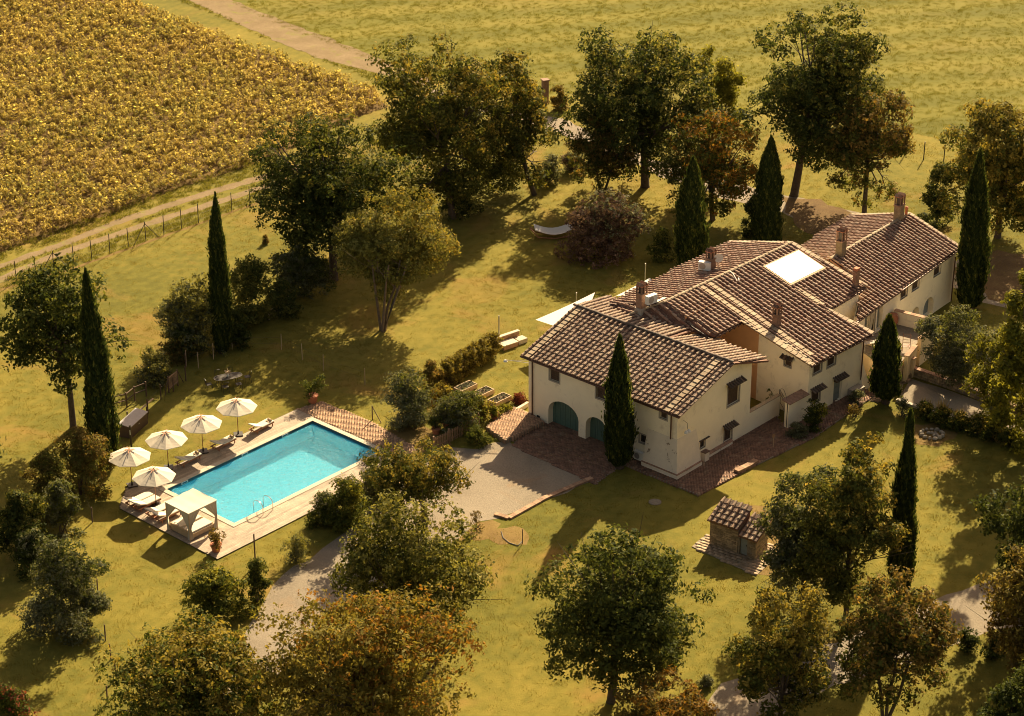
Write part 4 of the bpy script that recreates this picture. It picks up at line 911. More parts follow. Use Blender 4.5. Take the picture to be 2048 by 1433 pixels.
b = MB(); b.hexa([FM.P(6.4, .0, 0), FM.P(7.5, .0, 0), FM.P(7.5, 2.2, 0), FM.P(6.4, 2.2, 0)], [FM.P(6.78, .37, 2.1), FM.P(6.84, .37, 2.1), FM.P(6.84, 2.0, 2.1), FM.P(6.78, 2.0, 2.1)]); b.build('buttress', MAT['stucco'], HM)
MB().fbox(FM, 5.2, 6.4, -.28, .37, .1, .62).build('masonry_bench', MAT['stone_trim'], HM)
# skylight panel; the sun's glare is put into its white colour
b = MB(); L4 = lambda e, dz: [M1.P(sku0 - e, skn0 - e, dz), M1.P(sku1 + e, skn0 - e, dz), M1.P(sku1 + e, skn1 + e, dz), M1.P(sku0 - e, skn1 + e, dz)]
b.hexa(L4(.14, .05), L4(.14, .20)); SKL = b.build('skylight', MAT['timber'], HM)
for i in range(2):
    for j in range(2):
        ua, ub = sku0 + (sku1 - sku0) * i / 2 + .012, sku0 + (sku1 - sku0) * (i + 1) / 2 - .012; na, nb = skn0 + (skn1 - skn0) * j / 2 + .012, skn0 + (skn1 - skn0) * (j + 1) / 2 - .012
        MB().hexa([M1.P(ua, na, .2), M1.P(ub, na, .2), M1.P(ub, nb, .2), M1.P(ua, nb, .2)], [M1.P(ua, na, .225), M1.P(ub, na, .225), M1.P(ub, nb, .225), M1.P(ua, nb, .225)]).build('pane', MAT['panel_glare'], SKL)

# ---------------------------------------------------------------- far house
HC = thing('far_house', 'far right cream house with arched doorways and a long tiled gable roof', 'house', FC.P(8, 4, 0))
frC = lambda a, z, d: FC.P(a, .38 + d, z); onC = lambda x, y: FC.on_n(x, y, .38)
ca = op(onC, 1868, 1880.5, 543, 555, -.68); cb = op(onC, 1824.4, 1837.5, 573, 584, -.68); cc = op(onC, 1801.6, 1814.2, 588, 600, -.68)
for q_ in (ca, cb, cc): q_[3] = q_[2] + .7
d1 = [onC(1846, 630)[0], onC(1866, 620)[0]]; d2 = [onC(1822, 640)[0], onC(1837.5, 630)[0]]; z1 = onC(1862, 593.3)[1]; z2 = onC(1833, 614)[1]

fd = op(onC, 1731, 1741, 625, 658, -.6); fd2 = op(onC, 1756, 1764, 612, 650, -.6); fd[3] = fd2[3] = 4.4; fw = op(onC, 1743, 1751, 618, 640, -.6); fw[3] = 4.3
TZ = 1.75; fd[2] = fd2[2] = TZ; fd[3] = fd2[3] = 3.95; fw[2] = TZ + .05; fw[3] = 3.85
C_a1 = arch(d1[0], d1[1], .03, z1); C_a2 = arch(d2[0], d2[1], .03, z2)
b = MB(); wall_panel(b, frC, [(.3, 0), (15.75, 0), (15.75, C1.z(.38) - .1), (.3, C1.z(.38) - .1)], [C_a1, C_a2, rect(*ca), rect(*cb), rect(*cc), rect(*fd), rect(*fd2), rect(*fw)], .45)
gC = [(.38, 0), (9.6, 0), (9.6, C2.z(9.6) - .1), (4.8, C1.z(4.8) - .1), (.38, C1.z(.38) - .1)]
_e = C1.hit(1721, 584); _w = Frame(FC.P(.3, .38), FC.az + math.degrees(math.atan2(_e[1] - .38, _e[0] - .3))); _L = math.hypot(_e[0] - .3, _e[1] - .38)
wall_panel(b, lambda a, z, d: _w.P(a, d, z), [(0, 0), (_L, 0), (_L, C1.z(_e[1]) - .12), (0, C1.z(.38) - .12)])
wall_panel(b, lambda a, z, d: FC.P(15.75 - d, a, z), gC); wall_panel(b, lambda a, z, d: FC.P(a, 9.6 - d, z), [(5, 0), (15.75, 0), (15.75, C2.z(9.6) - .1), (5, C2.z(9.6) - .1)])
b.build('wall', MAT['stucco'], HC)
for o_ in (C_a1, C_a2): fill('arched_door', frC, o_, .45, 'grey_door', HC)
for q_ in (fd, fd2): fill('door', frC, rect(*q_), .3, 'grey_door', HC)
window(HC, frC, *fw, style='glass', trim=.03, top=False)
for q_ in (ca, cb, cc): window(HC, frC, *q_, trim=.04)
pC1 = ply(C1, (1712.5, 643), (1919, 496), (1818, 429), (1660, 519), (1676, 531), (1732, 576), (1721, 584))
pC2 = ply(C2, (1818, 429.5), (1702, 432), (1603, 493), (1612, 500), (1658, 519))
rC = MB(); slab(rC, C1, pC1); slab(rC, C2, pC2); RC = rC.build('roof', MAT['tile_bed'], HC)
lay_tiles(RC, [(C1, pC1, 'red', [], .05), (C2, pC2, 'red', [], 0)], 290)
verge(RC, C1, pC1[1], pC1[2]); verge(RC, C2, pC2[0], pC2[1]); ridge(RC, C1.P(*pC1[3]), C1.P(*pC1[2]), 2)
gutter_line(HC, [C1.P(0, -.06, -.1), C1.P(pC1[1][0], pC1[1][1] - .06, -.1)], [C1.P(15.5, -.05, -.1), FC.P(15.5, .26, 3.8), FC.P(15.5, .28, .1)])

# ---------------------------------------------------------------- chimneys and roof equipment
def chimney(pl, bx, by, ty, w_, label, az, head='crown', body='brick_red', d_=None):
    u_, n_ = pl.hit(bx, by); p = pl.P(u_, n_, 0); h_ = (height_at(p, ty) - p[2]) * .93; d_ = d_ or w_ * .8; a = R(az)
    t = thing('chimney', label, 'chimney', p - (0, 0, .35), a, 'brick chimneys on the farmhouse roofs'); z = -.1
    sh = h_ * .55 if head == 'crown' else h_ * .82
    MB().box((0, 0, (z + sh + .35) / 2), (w_ * .92, d_ * .92, sh + .35 - z)).build('shaft', MAT[body], t, local=True)
    b = MB(); b.box((0, 0, sh + .37), (w_ * 1.08, d_ * 1.08, .07)); b.build('collar', MAT['brick_red'], t, local=True)
    zt = h_ + .35
    if head == 'crown':
        b = MB(); hh = zt - sh - .40 - .22
        for sx in (-1, 0, 1):
            for sy in (-1, 1): b.box((sx * w_ * .42, sy * d_ * .40, sh + .40 + hh / 2), (.09, .09, hh))
        b.build('pillar', MAT['brick_red'], t, local=True); MB().box((0, 0, sh + .4 + hh / 2), (w_ * .6, d_ * .55, hh - .01)).build('flue', MAT['iron'], t, local=True)
        MB().box((0, 0, sh + .42 + hh), (w_ * 1.05, d_ * 1.05, .05)).build('cap_slab', MAT['terracotta'], t, local=True)
        for sx in (-.27, .27):
            for sg in (-1, 1):
                b = MB(); b.box((sx * w_ + sg * .07, 0, sh + .44 + hh + .10), (.03, d_ * 1.0, .25), 0, None, 0, (sg * -.55, 'Y')); b.build('cap_tile', MAT['roof_tile_red'], t, local=True)
    else:
        MB().box((0, 0, sh + .40 + (zt - sh - .4) / 2), (w_ * .98, d_ * .98, zt - sh - .42)).build('cap', MAT['terracotta'], t, local=True)
    MB().box((0, 0, .0), (w_ * 1.1, d_ * 1.15, .5)).build('flashing', MAT['stone_trim'], t, local=True)
    return p
pch1 = chimney(M2, 1283, 612, 562, .68, 'big brick chimney with air conditioner beside it, nearest the garage wing roof', 46)
pch2 = chimney(M2, 1421, 541, 494, .66, 'brick chimney beside the satellite dish on the main roof', 46)
pch3 = chimney(C1, 1681, 512, 452, .72, 'tall pale chimney with pillared head near the left end of the far roof ridge', 52, body='stone_rubble')
pch4 = chimney(C1, 1797, 438, 384, .74, 'weathered chimney on the far ridge close to the small red flue pipe', 52, body='stone_rubble')
pch5 = chimney(M1, 1711, 574, 533, .42, 'narrow square chimney with red terracotta cap at the right edge of the main roof', 46, head='box')
pch6 = chimney(M1, 1553, 652, 606, .56, 'dark sooty chimney on the front slope above the small window wall', 46)
u_, n_ = C1.hit(1812, 433); pf = C1.P(u_, n_); fl = thing('flue_pipe', 'small red terracotta flue pipe on the far roof ridge', 'flue', pf)
MB().lathe((0, 0, -.1), [(.11, 0), (.11, .75)], 10).build('pipe', MAT['terracotta'], fl, local=True); MB().lathe((0, 0, .65), [(.15, 0), (.14, .12), (.05, .18)], 10).build('cowl', MAT['terracotta'], fl, local=True)
def roof_ac(p, az, label, face=1):
    t = thing('air_conditioner', label, 'air conditioner', p, R(az), 'white air conditioning units')
    MB().box((0, 0, .42), (.88, .34, .62)).build('casing', MAT['white_paint'], t, local=True)
    c = [( -.14 + .25 * math.cos(a), -.176, .42 + .25 * math.sin(a)) for a in np.linspace(0, 2 * math.pi, 19)]; MB().add([(-.14, -.18, .42)] + c, [(0, i + 1, i) for i in range(1, 19)]).build('fan_grille', MAT['stone_trim'], t, local=True)
    for x_ in (-.3, .3): MB().box((x_, 0, .05), (.06, .36, .12)).build('foot', MAT['iron'], t, local=True)
u_, n_ = M2.hit(1302, 612); roof_ac(M2.P(u_, n_, .1), 40, 'white air conditioning unit on the right side of the big chimney nearest the garage wing')
u_, n_ = M2.hit(1409, 545); roof_ac(M2.P(u_, n_, .1), -20, 'white air conditioning unit left of the chimney that has the satellite dish')
u_, n_ = M2.hit(1436, 538); p_ = M2.P(u_, n_, .05); t = thing('satellite_dish', 'round white satellite dish on the main roof behind the chimney', 'satellite dish', p_)
MB().tube([(0, 0, 0), (0, 0, .75)], .025, 6).build('mast', MAT['galvanised'], t, local=True)
V = [(0, 0, 0)]; F = []
for i in (1, 2):
    for j in range(16): a = 2 * math.pi * j / 16; V.append((.34 * i / 2 * math.cos(a), -.05 * (i / 2) ** 2, .34 * i / 2 * math.sin(a)))
F = [(0, 1 + j, 1 + (j + 1) % 16) for j in range(16)] + [(1 + j, 17 + j, 17 + (j + 1) % 16, 1 + (j + 1) % 16) for j in range(16)]
o = MB().add(np.array(V) + (0.0, -.08, .85), F).build('dish', MAT['white_paint'], t, local=True, smooth=True)
MB().tube([(0, -.1, .6), (0, -.42, .8)], .012, 4).build('feed_arm', MAT['galvanised'], t, local=True)
u_, n_ = M2.hit(1322, 604); V = [M2.P(u_ + a, n_ + c, .14) for a, c in ((-.6, -.1), (.5, -.1), (.6, .22), (-.55, .25))]
o = MB().hexa(V, [v + (0, 0, .03) for v in V]).build('flashing_sheet', MAT['sail']); tag(o, 'white metal sheet lying on the tiles right of the big chimney', 'sheet')
u_, n_ = M1.hit(1470, 555); pts = [M1.P(u_ + .9 * i / 8, n_ - .35 * i + .1 * math.sin(i * 1.9), .2) for i in range(5)]
o = MB().tube([M1.P(*M1.hit(x, y), .18) for x, y in ((1460, 548), (1466, 553), (1470, 560), (1473, 567), (1478, 566), (1477, 561))], .035, 5).build('roof_cable', MAT['white_paint'], smooth=True); tag(o, 'loose pale cable hooked over the main roof tiles', 'cable')

# shade sails and their masts behind the garage wing
def sail(pts, label):
    A = [G(x, y, z) for x, y, z in pts]; V = []; K = 8
    for i in range(K + 1):
        for j in range(K + 1 - i):
            a, c = i / K, j / K; e = 1 - a - c; s_ = .5 * (a * c + c * e + e * a); ctr = (A[0] + A[1] + A[2]) / 3
            P_ = A[0] * e + A[1] * a + A[2] * c; V.append(P_ + (ctr - P_) * s_ * .35 - (0, 0, .1 * s_))
    idx = {}; n_ = 0
    for i in range(K + 1):
        for j in range(K + 1 - i): idx[i, j] = n_; n_ += 1
    F = [(idx[i, j], idx[i + 1, j], idx[i, j + 1]) for i in range(K) for j in range(K - i)] + [(idx[i + 1, j], idx[i + 1, j + 1], idx[i, j + 1]) for i in range(K) for j in range(K - i - 1)]
    o = MB().add(V, F).build('shade_sail', MAT['sail'], smooth=True); tag(o, label, 'shade sail', 'white shade sails behind the house')
sail([(1071, 640, 2.3), (1190, 585, 2.9), (1160, 672, 3.0)], 'larger white triangular shade sail poking out left behind the garage wing roof')
sail([(1232, 592, 2.4), (1300, 556, 2.6), (1330, 590, 3.0)], 'smaller white shade sail showing beyond the big chimney')
def mast(x, y, ty, label, r_=.05, name='mast'):
    p = G(x, y); h_ = height_at(p, ty); o = MB().tube([p, p + (0, 0, h_)], r_, 8).build(name, MAT['galvanised']); tag(o, label, 'pole', 'pale metal poles around the house')
mast(998, 688, 632, 'lone pale metal pole on the lawn at the end of the hydrangea hedge')
mast(1152, 655, 586, 'pale metal mast rising behind the corner of the garage wing roof ridge')
mast(1289, 600, 527, 'pale metal mast standing beyond the big chimney')

# ---------------------------------------------------------------- courtyard walls and gate between the wings
YW = thing('courtyard_wall', 'low cream wall continuing from the garage wing gable to the iron gate', 'wall', FA.P(13.3, 9.2, 0))
nG = FA.on_u(1557, 862, 13.42)[0]; zt = FA.on_u(1532, 819, 13.42)[1]; zt = min(max(zt, 1.6), 2.8)
MB().fbox(FA, 13.16, 13.42, 8.5, nG, 0, zt).build('wall', MAT['stucco'], YW); MB().fbox(FA, 13.12, 13.45, 8.5, nG + .02, zt, zt + .05).build('coping', MAT['roof_tile_flat'], YW)
GW = thing('gate_wall', 'short cream wall with a sloping tile cap beside the main house corner', 'wall', FM.P(-.7, .5, 0))
MB().fbox(FM, -1.75, .37, .38, .72, 0, 2.0).build('wall', MAT['stucco'], GW)
CPW = MB().hexa([FM.P(-1.85, .22, 1.98), FM.P(.36, .22, 1.98), FM.P(.36, .95, 2.12), FM.P(-1.85, .95, 2.12)], [FM.P(-1.85, .22, 2.04), FM.P(.36, .22, 2.04), FM.P(.36, .95, 2.18), FM.P(-1.85, .95, 2.18)]).build('coping', MAT['brick_red'], GW)
ga, gb = FA.P(13.3, nG + .05, 0), FM.P(-1.75, .5, 0)
GT = thing('iron_gate', 'black wrought iron gate between the two low cream walls', 'gate', (ga + gb) / 2)
MB().tube([ga, ga + (0, 0, 2.0)], .03, 5).build('frame_post', MAT['iron'], GT); MB().tube([gb, gb + (0, 0, 2.0)], .03, 5).build('frame_post', MAT['iron'], GT)
for z_ in (.15, 1.1, 1.75, 2.0): MB().tube([ga + (0, 0, z_), gb + (0, 0, z_)], .018, 4).build('rail', MAT['iron'], GT)
for i in range(1, 9): p_ = ga + (gb - ga) * i / 9; MB().tube([p_ + (0, 0, .15), p_ + (0, 0, 2.0)], .011, 4).build('bar', MAT['iron'], GT)
MB().tube([ga * (1 - f) + gb * f + (0, 0, 2.0 + .45 * math.sin(math.pi * f)) for f in np.linspace(0, 1, 9)], .015, 4).build('arch', MAT['iron'], GT)

# ---------------------------------------------------------------- terrace of the far house
TE = thing('raised_terrace', 'raised brick terrace with cream parapets in front of the far house', 'terrace', FC.P(5, -3, 0))
TZ2 = 1.7
def tp(x, y): return G(x, y, TZ2)
poly = [tp(*p) for p in ((1722, 700), (1719, 668), (1735, 664), (1770, 640), (1796, 628), (1862, 655), (1838, 682), (1812, 712), (1790, 742), (1752, 722))]

paving('terrace_floor', poly, 45, .27, .27, 'brick_warm', TZ2 - .1, .1, parent=TE)
MB().prism([p[:2] for p in poly], 0, TZ2 - .12).build('terrace_base', MAT['stucco_yellow'], TE)
def parapet(a, c, z0, z1, th, label_mat='stucco', cap=True, name='parapet'):
    a, c = np.asarray(a, float), np.asarray(c, float); d = (c - a); d[2] = 0; L = np.linalg.norm(d); d /= L; az = math.degrees(math.atan2(d[1], d[0])); f = Frame(a, az)
    o = MB().fbox(f, 0, L, -th / 2, th / 2, z0, z1).build(name, MAT[label_mat], TE)
    if cap:
        k = max(1, round(L / .35))
        for i in range(k): MB().fbox(f, L * i / k + .006, L * (i + 1) / k - .006, -th / 2 - .05, th / 2 + .05, z1 + .002, z1 + .045).build('cap_brick', MAT['brick_warm'], TE)
parapet(G(1788, 640, TZ2 + .2), G(1862, 664, TZ2), 0, TZ2 + 1.0, .3)
parapet(G(1720, 727), G(1790, 745), 0, TZ2 + .25, .34, 'stucco_yellow')
parapet(G(1866, 668, TZ2), G(1838, 690, TZ2), 0, TZ2 + .45, .28, 'stucco_yellow'); parapet(G(1830, 700, TZ2), G(1812, 722, TZ2), 0, TZ2 + .35, .28, 'stucco_yellow')
GP = thing('gate_pier', 'square cream pier at the foot of the terrace steps', 'pier', G(1822, 752)); p_ = G(1822, 754)
MB().box(p_ + (0, 0, .75), (.34, .34, 1.5), R(45)).build('shaft', MAT['stucco_yellow'], GP); MB().box(p_ + (0, 0, 1.53), (.42, .42, .06), R(45)).build('cap', MAT['brick_warm'], GP)
ST = thing('terrace_steps', 'stone steps climbing to the raised terrace behind the cypress', 'steps', G(1808, 745))
for i in range(5):
    a = G(1806 + i * 1.2, 760 - i * 6.0); MB().box(a + (0, 0, .09 + i * .09), (1.1, .45, .18 + i * .18), R(-42)).build('step', MAT['stone_paver'], ST)
# terracotta jar, folding chairs
p_ = G(1785, 652, TZ2); t = thing('terracotta_jar', 'big red terracotta jar on the terrace behind the cypress tip', 'jar', p_)
MB().lathe((0, 0, 0), [(.22, 0), (.38, .3), (.40, .65), (.29, .88), (.32, .95)], 18).build('body', MAT['terracotta'], t, local=True, smooth=True); MB().lathe((0, 0, .90), [(.28, 0), (.25, .02)], 14).build('soil', MAT['soil'], t, local=True)
def deck_chair(p, rz, label, mat='teak', g_=None):
    t = thing('folding_chair', label, 'chair', p, rz, g_)
    for s_ in (-.27, .27):
        MB().tube([(s_, .35, 0), (s_, -.1, .45), (s_, -.5, 1.05)], .024, 5).build('back_rail', MAT[mat], t, local=True); MB().tube([(s_, -.45, 0), (s_, .45, .5)], .024, 5).build('leg', MAT[mat], t, local=True)
    for i in range(5): MB().box((0, -.05 + i * .11, .42), (.52, .07, .02)).build('slat', MAT[mat], t, local=True)
    for i in range(4): MB().tube([(-.27, -.14 - i * .12, .51 + i * .17), (.27, -.14 - i * .12, .51 + i * .17)], .014, 4).build('back_slat', MAT[mat], t, local=True)
deck_chair(G(1812, 700, TZ2), R(170), 'red-brown wooden folding chair standing on the sunlit terrace')
t = thing('steel_table', 'pale metal table with a barred front near the yellow parapet', 'table', G(1746, 702, TZ2), R(20))
MB().box((0, 0, .72), (1.7, .5, .04)).build('table_top', MAT['stone_trim'], t, local=True)
for x_ in (-.8, .8):
    for y_ in (-.2, .2): MB().tube([(x_, y_, 0), (x_, y_, .72)], .02, 5).build('leg', MAT['galvanised'], t, local=True)
deck_chair(G(1758, 706, TZ2), R(20), 'pale slatted chair tucked beside the metal table on the terrace', 'white_paint')

# retaining wall along the ramp
RW = thing('retaining_wall', 'long low rubble wall with brick coping along the gravel ramp', 'wall', G(1900, 790))
pts = [G(1826, 752), G(1880, 770), G(1935, 790), G(1990, 812), G(2050, 838), G(2120, 872)]
for a, c in zip(pts[:-1], pts[1:]):
    d = c - a; L = np.linalg.norm(d); f = Frame(a, math.degrees(math.atan2(d[1], d[0]))); MB().fbox(f, -.01, L, -.16, .16, 0, .62 + random.uniform(0, .02)).build('rubble_core', MAT['stone_rubble'], RW)
    k = round(L / .42)
    for i in range(k): MB().fbox(f, L * i / k + .008, L * (i + 1) / k - .008, -.21, .21, .645, .70 + random.uniform(0, .01)).build('coping_brick', MAT['brick_red'], RW)
    for r_ in range(3):
        for i in range(round(L / .36)):
            u0 = i * .36 + (r_ % 2) * .15; u1 = u0 + .34
            if u1 < L: MB().fbox(f, u0, u1 - random.uniform(0, .05), -.19 - random.uniform(0, .03), -.155, .03 + r_ * .2, .205 + r_ * .2).build('stone', MAT['stone_rubble'], RW)
KW = thing('path_kerb', 'pale stone kerb between the gravel ramp and the garden', 'kerb', G(1815, 812))
pts = [G(1793, 803), G(1850, 822), G(1900, 840), G(1960, 862)]
for a, c in zip(pts[:-1], pts[1:]):
    d = c - a; L = np.linalg.norm(d); f = Frame(a, math.degrees(math.atan2(d[1], d[0]))); k = round(L / .5)
    for i in range(k): MB().fbox(f, L * i / k + .01, L * (i + 1) / k - .01, -.14, .14, 0, .2).build('kerb_stone', MAT['coping_stone'], KW)

# ---------------------------------------------------------------- stone shed
SB0 = G(1418, 1090); SB1 = G(1511, 1122); d = SB1 - SB0; FS = Frame(SB0, math.degrees(math.atan2(d[1], d[0]))); SL = float(np.linalg.norm(d)); SW = FS.uv(1534, 1102)[1]; SW = max(1.5, min(SW, 2.4))
SH = thing('stone_shed', 'small rubble stone shed with a stepped tiled roof and grey door', 'shed', FS.P(SL / 2, SW / 2, 0)); us = SL * .60
b = MB(); sd0, sd1 = SL * .64, SL * .80
b.fbox(FS, .05, us, .05, SW, 0, 1.85); b.fbox(FS, us, SL - .05, .45, SW, 0, 1.5); b.build('wall_core', MAT['mortar'], SH)
def masonry(toW, L, z1, skip=None, m='stone_rubble'):
    z_ = 0; r_ = 0
    while z_ < z1 - .05:
        h_ = random.choice((.10, .12, .15)); a = -random.uniform(0, .2)
        while a < L:
            l_ = random.uniform(.2, .42); a0, a1 = max(0, a), min(L, a + l_)
            if a1 - a0 > .06 and not (skip and a1 > skip[0] and a0 < skip[1] and z_ < skip[2]):
                bb = MB(); wbox(bb, toW, a0 + .008, a1 - .008, z_ + .008, min(z1, z_ + h_) - .006, -random.uniform(.0, .035), .05); yield bb
            a += l_
        z_ += h_; r_ += 1
for g_ in (masonry(lambda a, z, d_: FS.P(a, .04 + d_, z), us, 1.85), masonry(lambda a, z, d_: FS.P(us + a, .04 + d_, z), SL - us, 1.5, (sd0 - us, sd1 - us, 1.45)), masonry(lambda a, z, d_: FS.P(SL - .04 - d_, a, z), SW, 1.5), masonry(lambda a, z, d_: FS.P(.04 + d_, a, z), SW, 1.85)):
    for bb in g_: bb.build('stone', MAT['stone_rubble'], SH)
b = MB(); b.fbox(FS, us + .02, sd0, .06, .4, 0, 1.46); b.fbox(FS, sd1, SL - .06, .06, .4, 0, 1.46); b.build('door_jamb', MAT['mortar'], SH)
dr = MB().fbox(FS, sd0 + .02, sd1 - .02, .16, .20, .02, 1.4).build('door', MAT['grey_door'], SH); MB().fbox(FS, sd1 - .12, sd1 - .08, .12, .16, .7, .8).build('handle', MAT['iron'], dr)
s1 = Plane(FS, 1.88, .42, -.1); s2 = Plane(FS, 1.5, .42, -.1)
P1 = [(-.12, -.18), (us + .08, -.18), (us + .08, SW + .1), (-.12, SW + .1)]; P2 = [(us + .1, -.18), (SL + .12, -.18), (SL + .12, SW + .1), (us + .1, SW + .1)]
rs = MB(); slab(rs, s1, P1, .08); slab(rs, s2, P2, .08)
# gable infill under the tilted roof
for a0, a1, zz0, pl in ((.06, us - .01, 1.85, s1), (us + .01, SL - .06, 1.5, s2)):
    rs.hexa([FS.P(a0, .1, zz0 - .03), FS.P(a1, .1, zz0 - .03), FS.P(a1, SW - .02, zz0 - .03), FS.P(a0, SW - .02, zz0 - .03)], [FS.P(a0, .1, pl.z(.1) - .08), FS.P(a1, .1, pl.z(.1) - .08), FS.P(a1, SW - .02, pl.z(SW - .02) - .08), FS.P(a0, SW - .02, pl.z(SW - .02) - .08)])
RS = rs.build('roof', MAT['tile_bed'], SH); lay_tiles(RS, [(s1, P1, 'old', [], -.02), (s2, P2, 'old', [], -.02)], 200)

# ---------------------------------------------------------------- low brick and stone pieces
def low_wall(name, label, pts, h_, th, mat='brick_warm', unit=.3, cat='wall', z0=0.):
    t = thing(name, label, cat, G(*pts[0]))
    for a, c in zip(pts[:-1], pts[1:]):
        a, c = G(*a), G(*c); d = c - a; L = np.linalg.norm(d); f = Frame(a, math.degrees(math.atan2(d[1], d[0]))); k = max(1, round(L / unit))
        for i in range(k):
            hh = h_ + random.uniform(-.008, .008); MB().fbox(f, L * i / k + .006, L * (i + 1) / k - .006, -th / 2, th / 2, z0, hh).build('brick' if 'brick' in mat else 'stone', MAT[mat], t)
    return t
low_wall('brick_kerb', 'flat brick edging between gravel yard and lawn, sloping down from the house', [(1184, 958), (1090, 998), (1018, 1038), (990, 1030)], .13, .34, 'brick_warm', .28, 'kerb')
low_wall('brick_step', 'low brick step at the end of the walkway before the stone shed', [(1512, 926), (1497, 936), (1472, 948)], .28, .42, 'brick_warm', .28, 'step')
low_wall('garden_kerb', 'pale stone border between the vegetable garden and the brick platform', [(1056, 812), (1030, 828), (1000, 846)], .32, .22, 'coping_stone', .4, 'kerb')
BS = thing('garden_seat_wall', 'low brick seat wall with backrest on the lawn beyond the garage wing', 'seat', G(1025, 700))
f = Frame(G(1008, 702), 38)
for r_ in range(5):
    for i in range(8): MB().fbox(f, i * .27 + .005, i * .27 + .26, .9, 1.15, r_ * .13, r_ * .13 + .122).build('brick', MAT['brick_warm'], BS)
MB().fbox(f, -.02, 2.2, .88, 1.17, .655, .70).build('coping', MAT['coping_stone'], BS); MB().fbox(f, 0, 1.3, .0, .75, 0, .34).build('seat_base', MAT['brick_warm'], BS); MB().fbox(f, -.04, 1.34, -.04, .79, .345, .39).build('seat_slab', MAT['coping_stone'], BS); MB().fbox(f, 1.5, 2.3, .1, .75, 0, .34).build('side_block', MAT['coping_stone'], BS)
# manhole, rocks, hoop, stake
o = MB().lathe(G(1310, 1005), [(.42, .0), (.42, .03), (.36, .035), (.36, .045)], 20).build('manhole_cover', MAT['mortar']); tag(o, 'round grey manhole cover in the shaded lawn before the garage wing', 'manhole cover')
RK = thing('rock_ring', 'ring of rough stones around a small pit in the right lawn', 'fire pit', G(1864, 870))
for i in range(13):
    a = 2 * math.pi * i / 13; p_ = G(1864, 870) + np.array([.75 * math.cos(a), .7 * math.sin(a), .08]); MB().ball(p_, (random.uniform(.12, .24), random.uniform(.1, .2), random.uniform(.1, .2)), seg=6, rings=4).build('stone', MAT['rock'], RK)
for i in range(6): MB().ball(G(1864, 870) + np.array([random.uniform(-.4, .4), random.uniform(-.4, .4), .06]), (.16, .12, .12), seg=6, rings=4).build('stone', MAT['rock'], RK)
p_ = G(1045, 1088); hs = thing('hose_post', 'dark stake with a loose garden hose curling beside it on the lawn', 'hose post', p_); MB().tube([p_, p_ + (0, 0, 1.05)], .03, 6).build('stake', MAT['post_wood'], hs)
MB().tube([G(1045, 1082, .05), G(1036, 1092, .04), G(1018, 1086, .03), G(1006, 1076, .03), G(1003, 1064, .03)], .03, 6).build('hose', MAT['iron'], hs, smooth=True)
SP = thing('survey_stake', 'thin wooden stake with a small red plate by the garage wing gable', 'stake', G(1546, 898)); MB().tube([G(1546, 898), G(1546, 898) + (0, 0, 1.0)], .02, 5).build('stake', MAT['timber'], SP); MB().box(G(1546, 898) + (0, 0, 1.0), (.22, .03, .26), R(30)).build('plate', MAT['brick_warm'], SP)
# gate pillar far back
p_ = G(1090, 207); t = thing('gate_pillar', 'dark square brick gate pillar at the far end of the garden drive', 'pillar', p_)
MB().box((0, 0, 1.15), (.55, .55, 2.3), R(20)).build('shaft', MAT['brick_red'], t, local=True); MB().box((0, 0, 2.36), (.7, .7, .12), R(20)).build('cap', MAT['brick_red'], t, local=True)
p_ = G(1080, 206); t = thing('far_gate', 'open dark iron gate leaning by the far brick pillar', 'gate', p_)
for z_ in (.2, 1.4): MB().tube([G(1068, 207) + (0, 0, z_), G(1085, 206) + (0, 0, z_)], .025, 4).build('rail', MAT['iron'], t)
for i in range(8): q_ = G(1068 + i * 2.3, 207); MB().tube([q_ + (0, 0, .1), q_ + (0, 0, 1.55)], .015, 4).build('bar', MAT['iron'], t)
# hammock-like sun bed on the lawn
p_ = G(1108, 474); t = thing('hammock', 'white cloth hammock on a curved wooden stand beside the purple shrub', 'hammock', p_, R(8))
for y_ in (-.55, .55): MB().tube([(-2.0, y_ * .2, .9), (-1.4, y_, .25), (0, y_, .06), (1.4, y_, .25), (2.0, y_ * .2, .9)], .05, 6).build('stand_beam', MAT['teak'], t, local=True, smooth=True)
V = [(-1.6 + 3.2 * i / 8, -.75 + 1.5 * j / 4, .75 - .45 * math.sin(math.pi * i / 8) + .05 * (j - 2) ** 2) for i in range(9) for j in range(5)]
MB().add(V, [(i * 5 + j, (i + 1) * 5 + j, (i + 1) * 5 + j + 1, i * 5 + j + 1) for i in range(8) for j in range(4)]).build('cloth', MAT['sail'], t, local=True, smooth=True)
# ================================================================= FENCES, GARDEN THINGS
# wire fence along the wheel track: posts with two struts
def wire_fence(name, label, pts, h_, post_r=.035, mat='iron', wires=(.3, .8, 1.3), braces=()):
    t = thing(name, label, 'fence', G(*pts[0]))
    P_ = [G(*p) for p in pts]
    for p in P_: MB().tube([p, p + (random.uniform(-.03, .03), 0, h_)], post_r, 6).build('post', MAT[mat], t)
    for z_ in wires:
        if z_ < h_: MB().tube([p + (0, 0, z_) for p in P_], .005, 3).build('wire', MAT['iron'], t)
    for i in braces:
        for s_ in (-1, 1):
            j = min(len(P_) - 1, max(0, i + s_)); d = P_[j] - P_[i]; d /= np.linalg.norm(d) + 1e-9
            MB().tube([P_[i] + (0, 0, h_ * .9), P_[i] + d * 1.3 * 1.0], post_r * .8, 5).build('strut', MAT[mat], t)
wire_fence('wire_fence', 'long wire fence of thin dark posts along the two-rut farm track', [(-30, 583), (33, 563), (72, 553), (108, 542), (148, 530), (184, 521), (220, 508), (257, 496), (292, 483), (328, 471), (363, 458), (397, 447), (431, 434), (464, 424), (500, 411), (535, 400)], 1.75, braces=(8, 3))
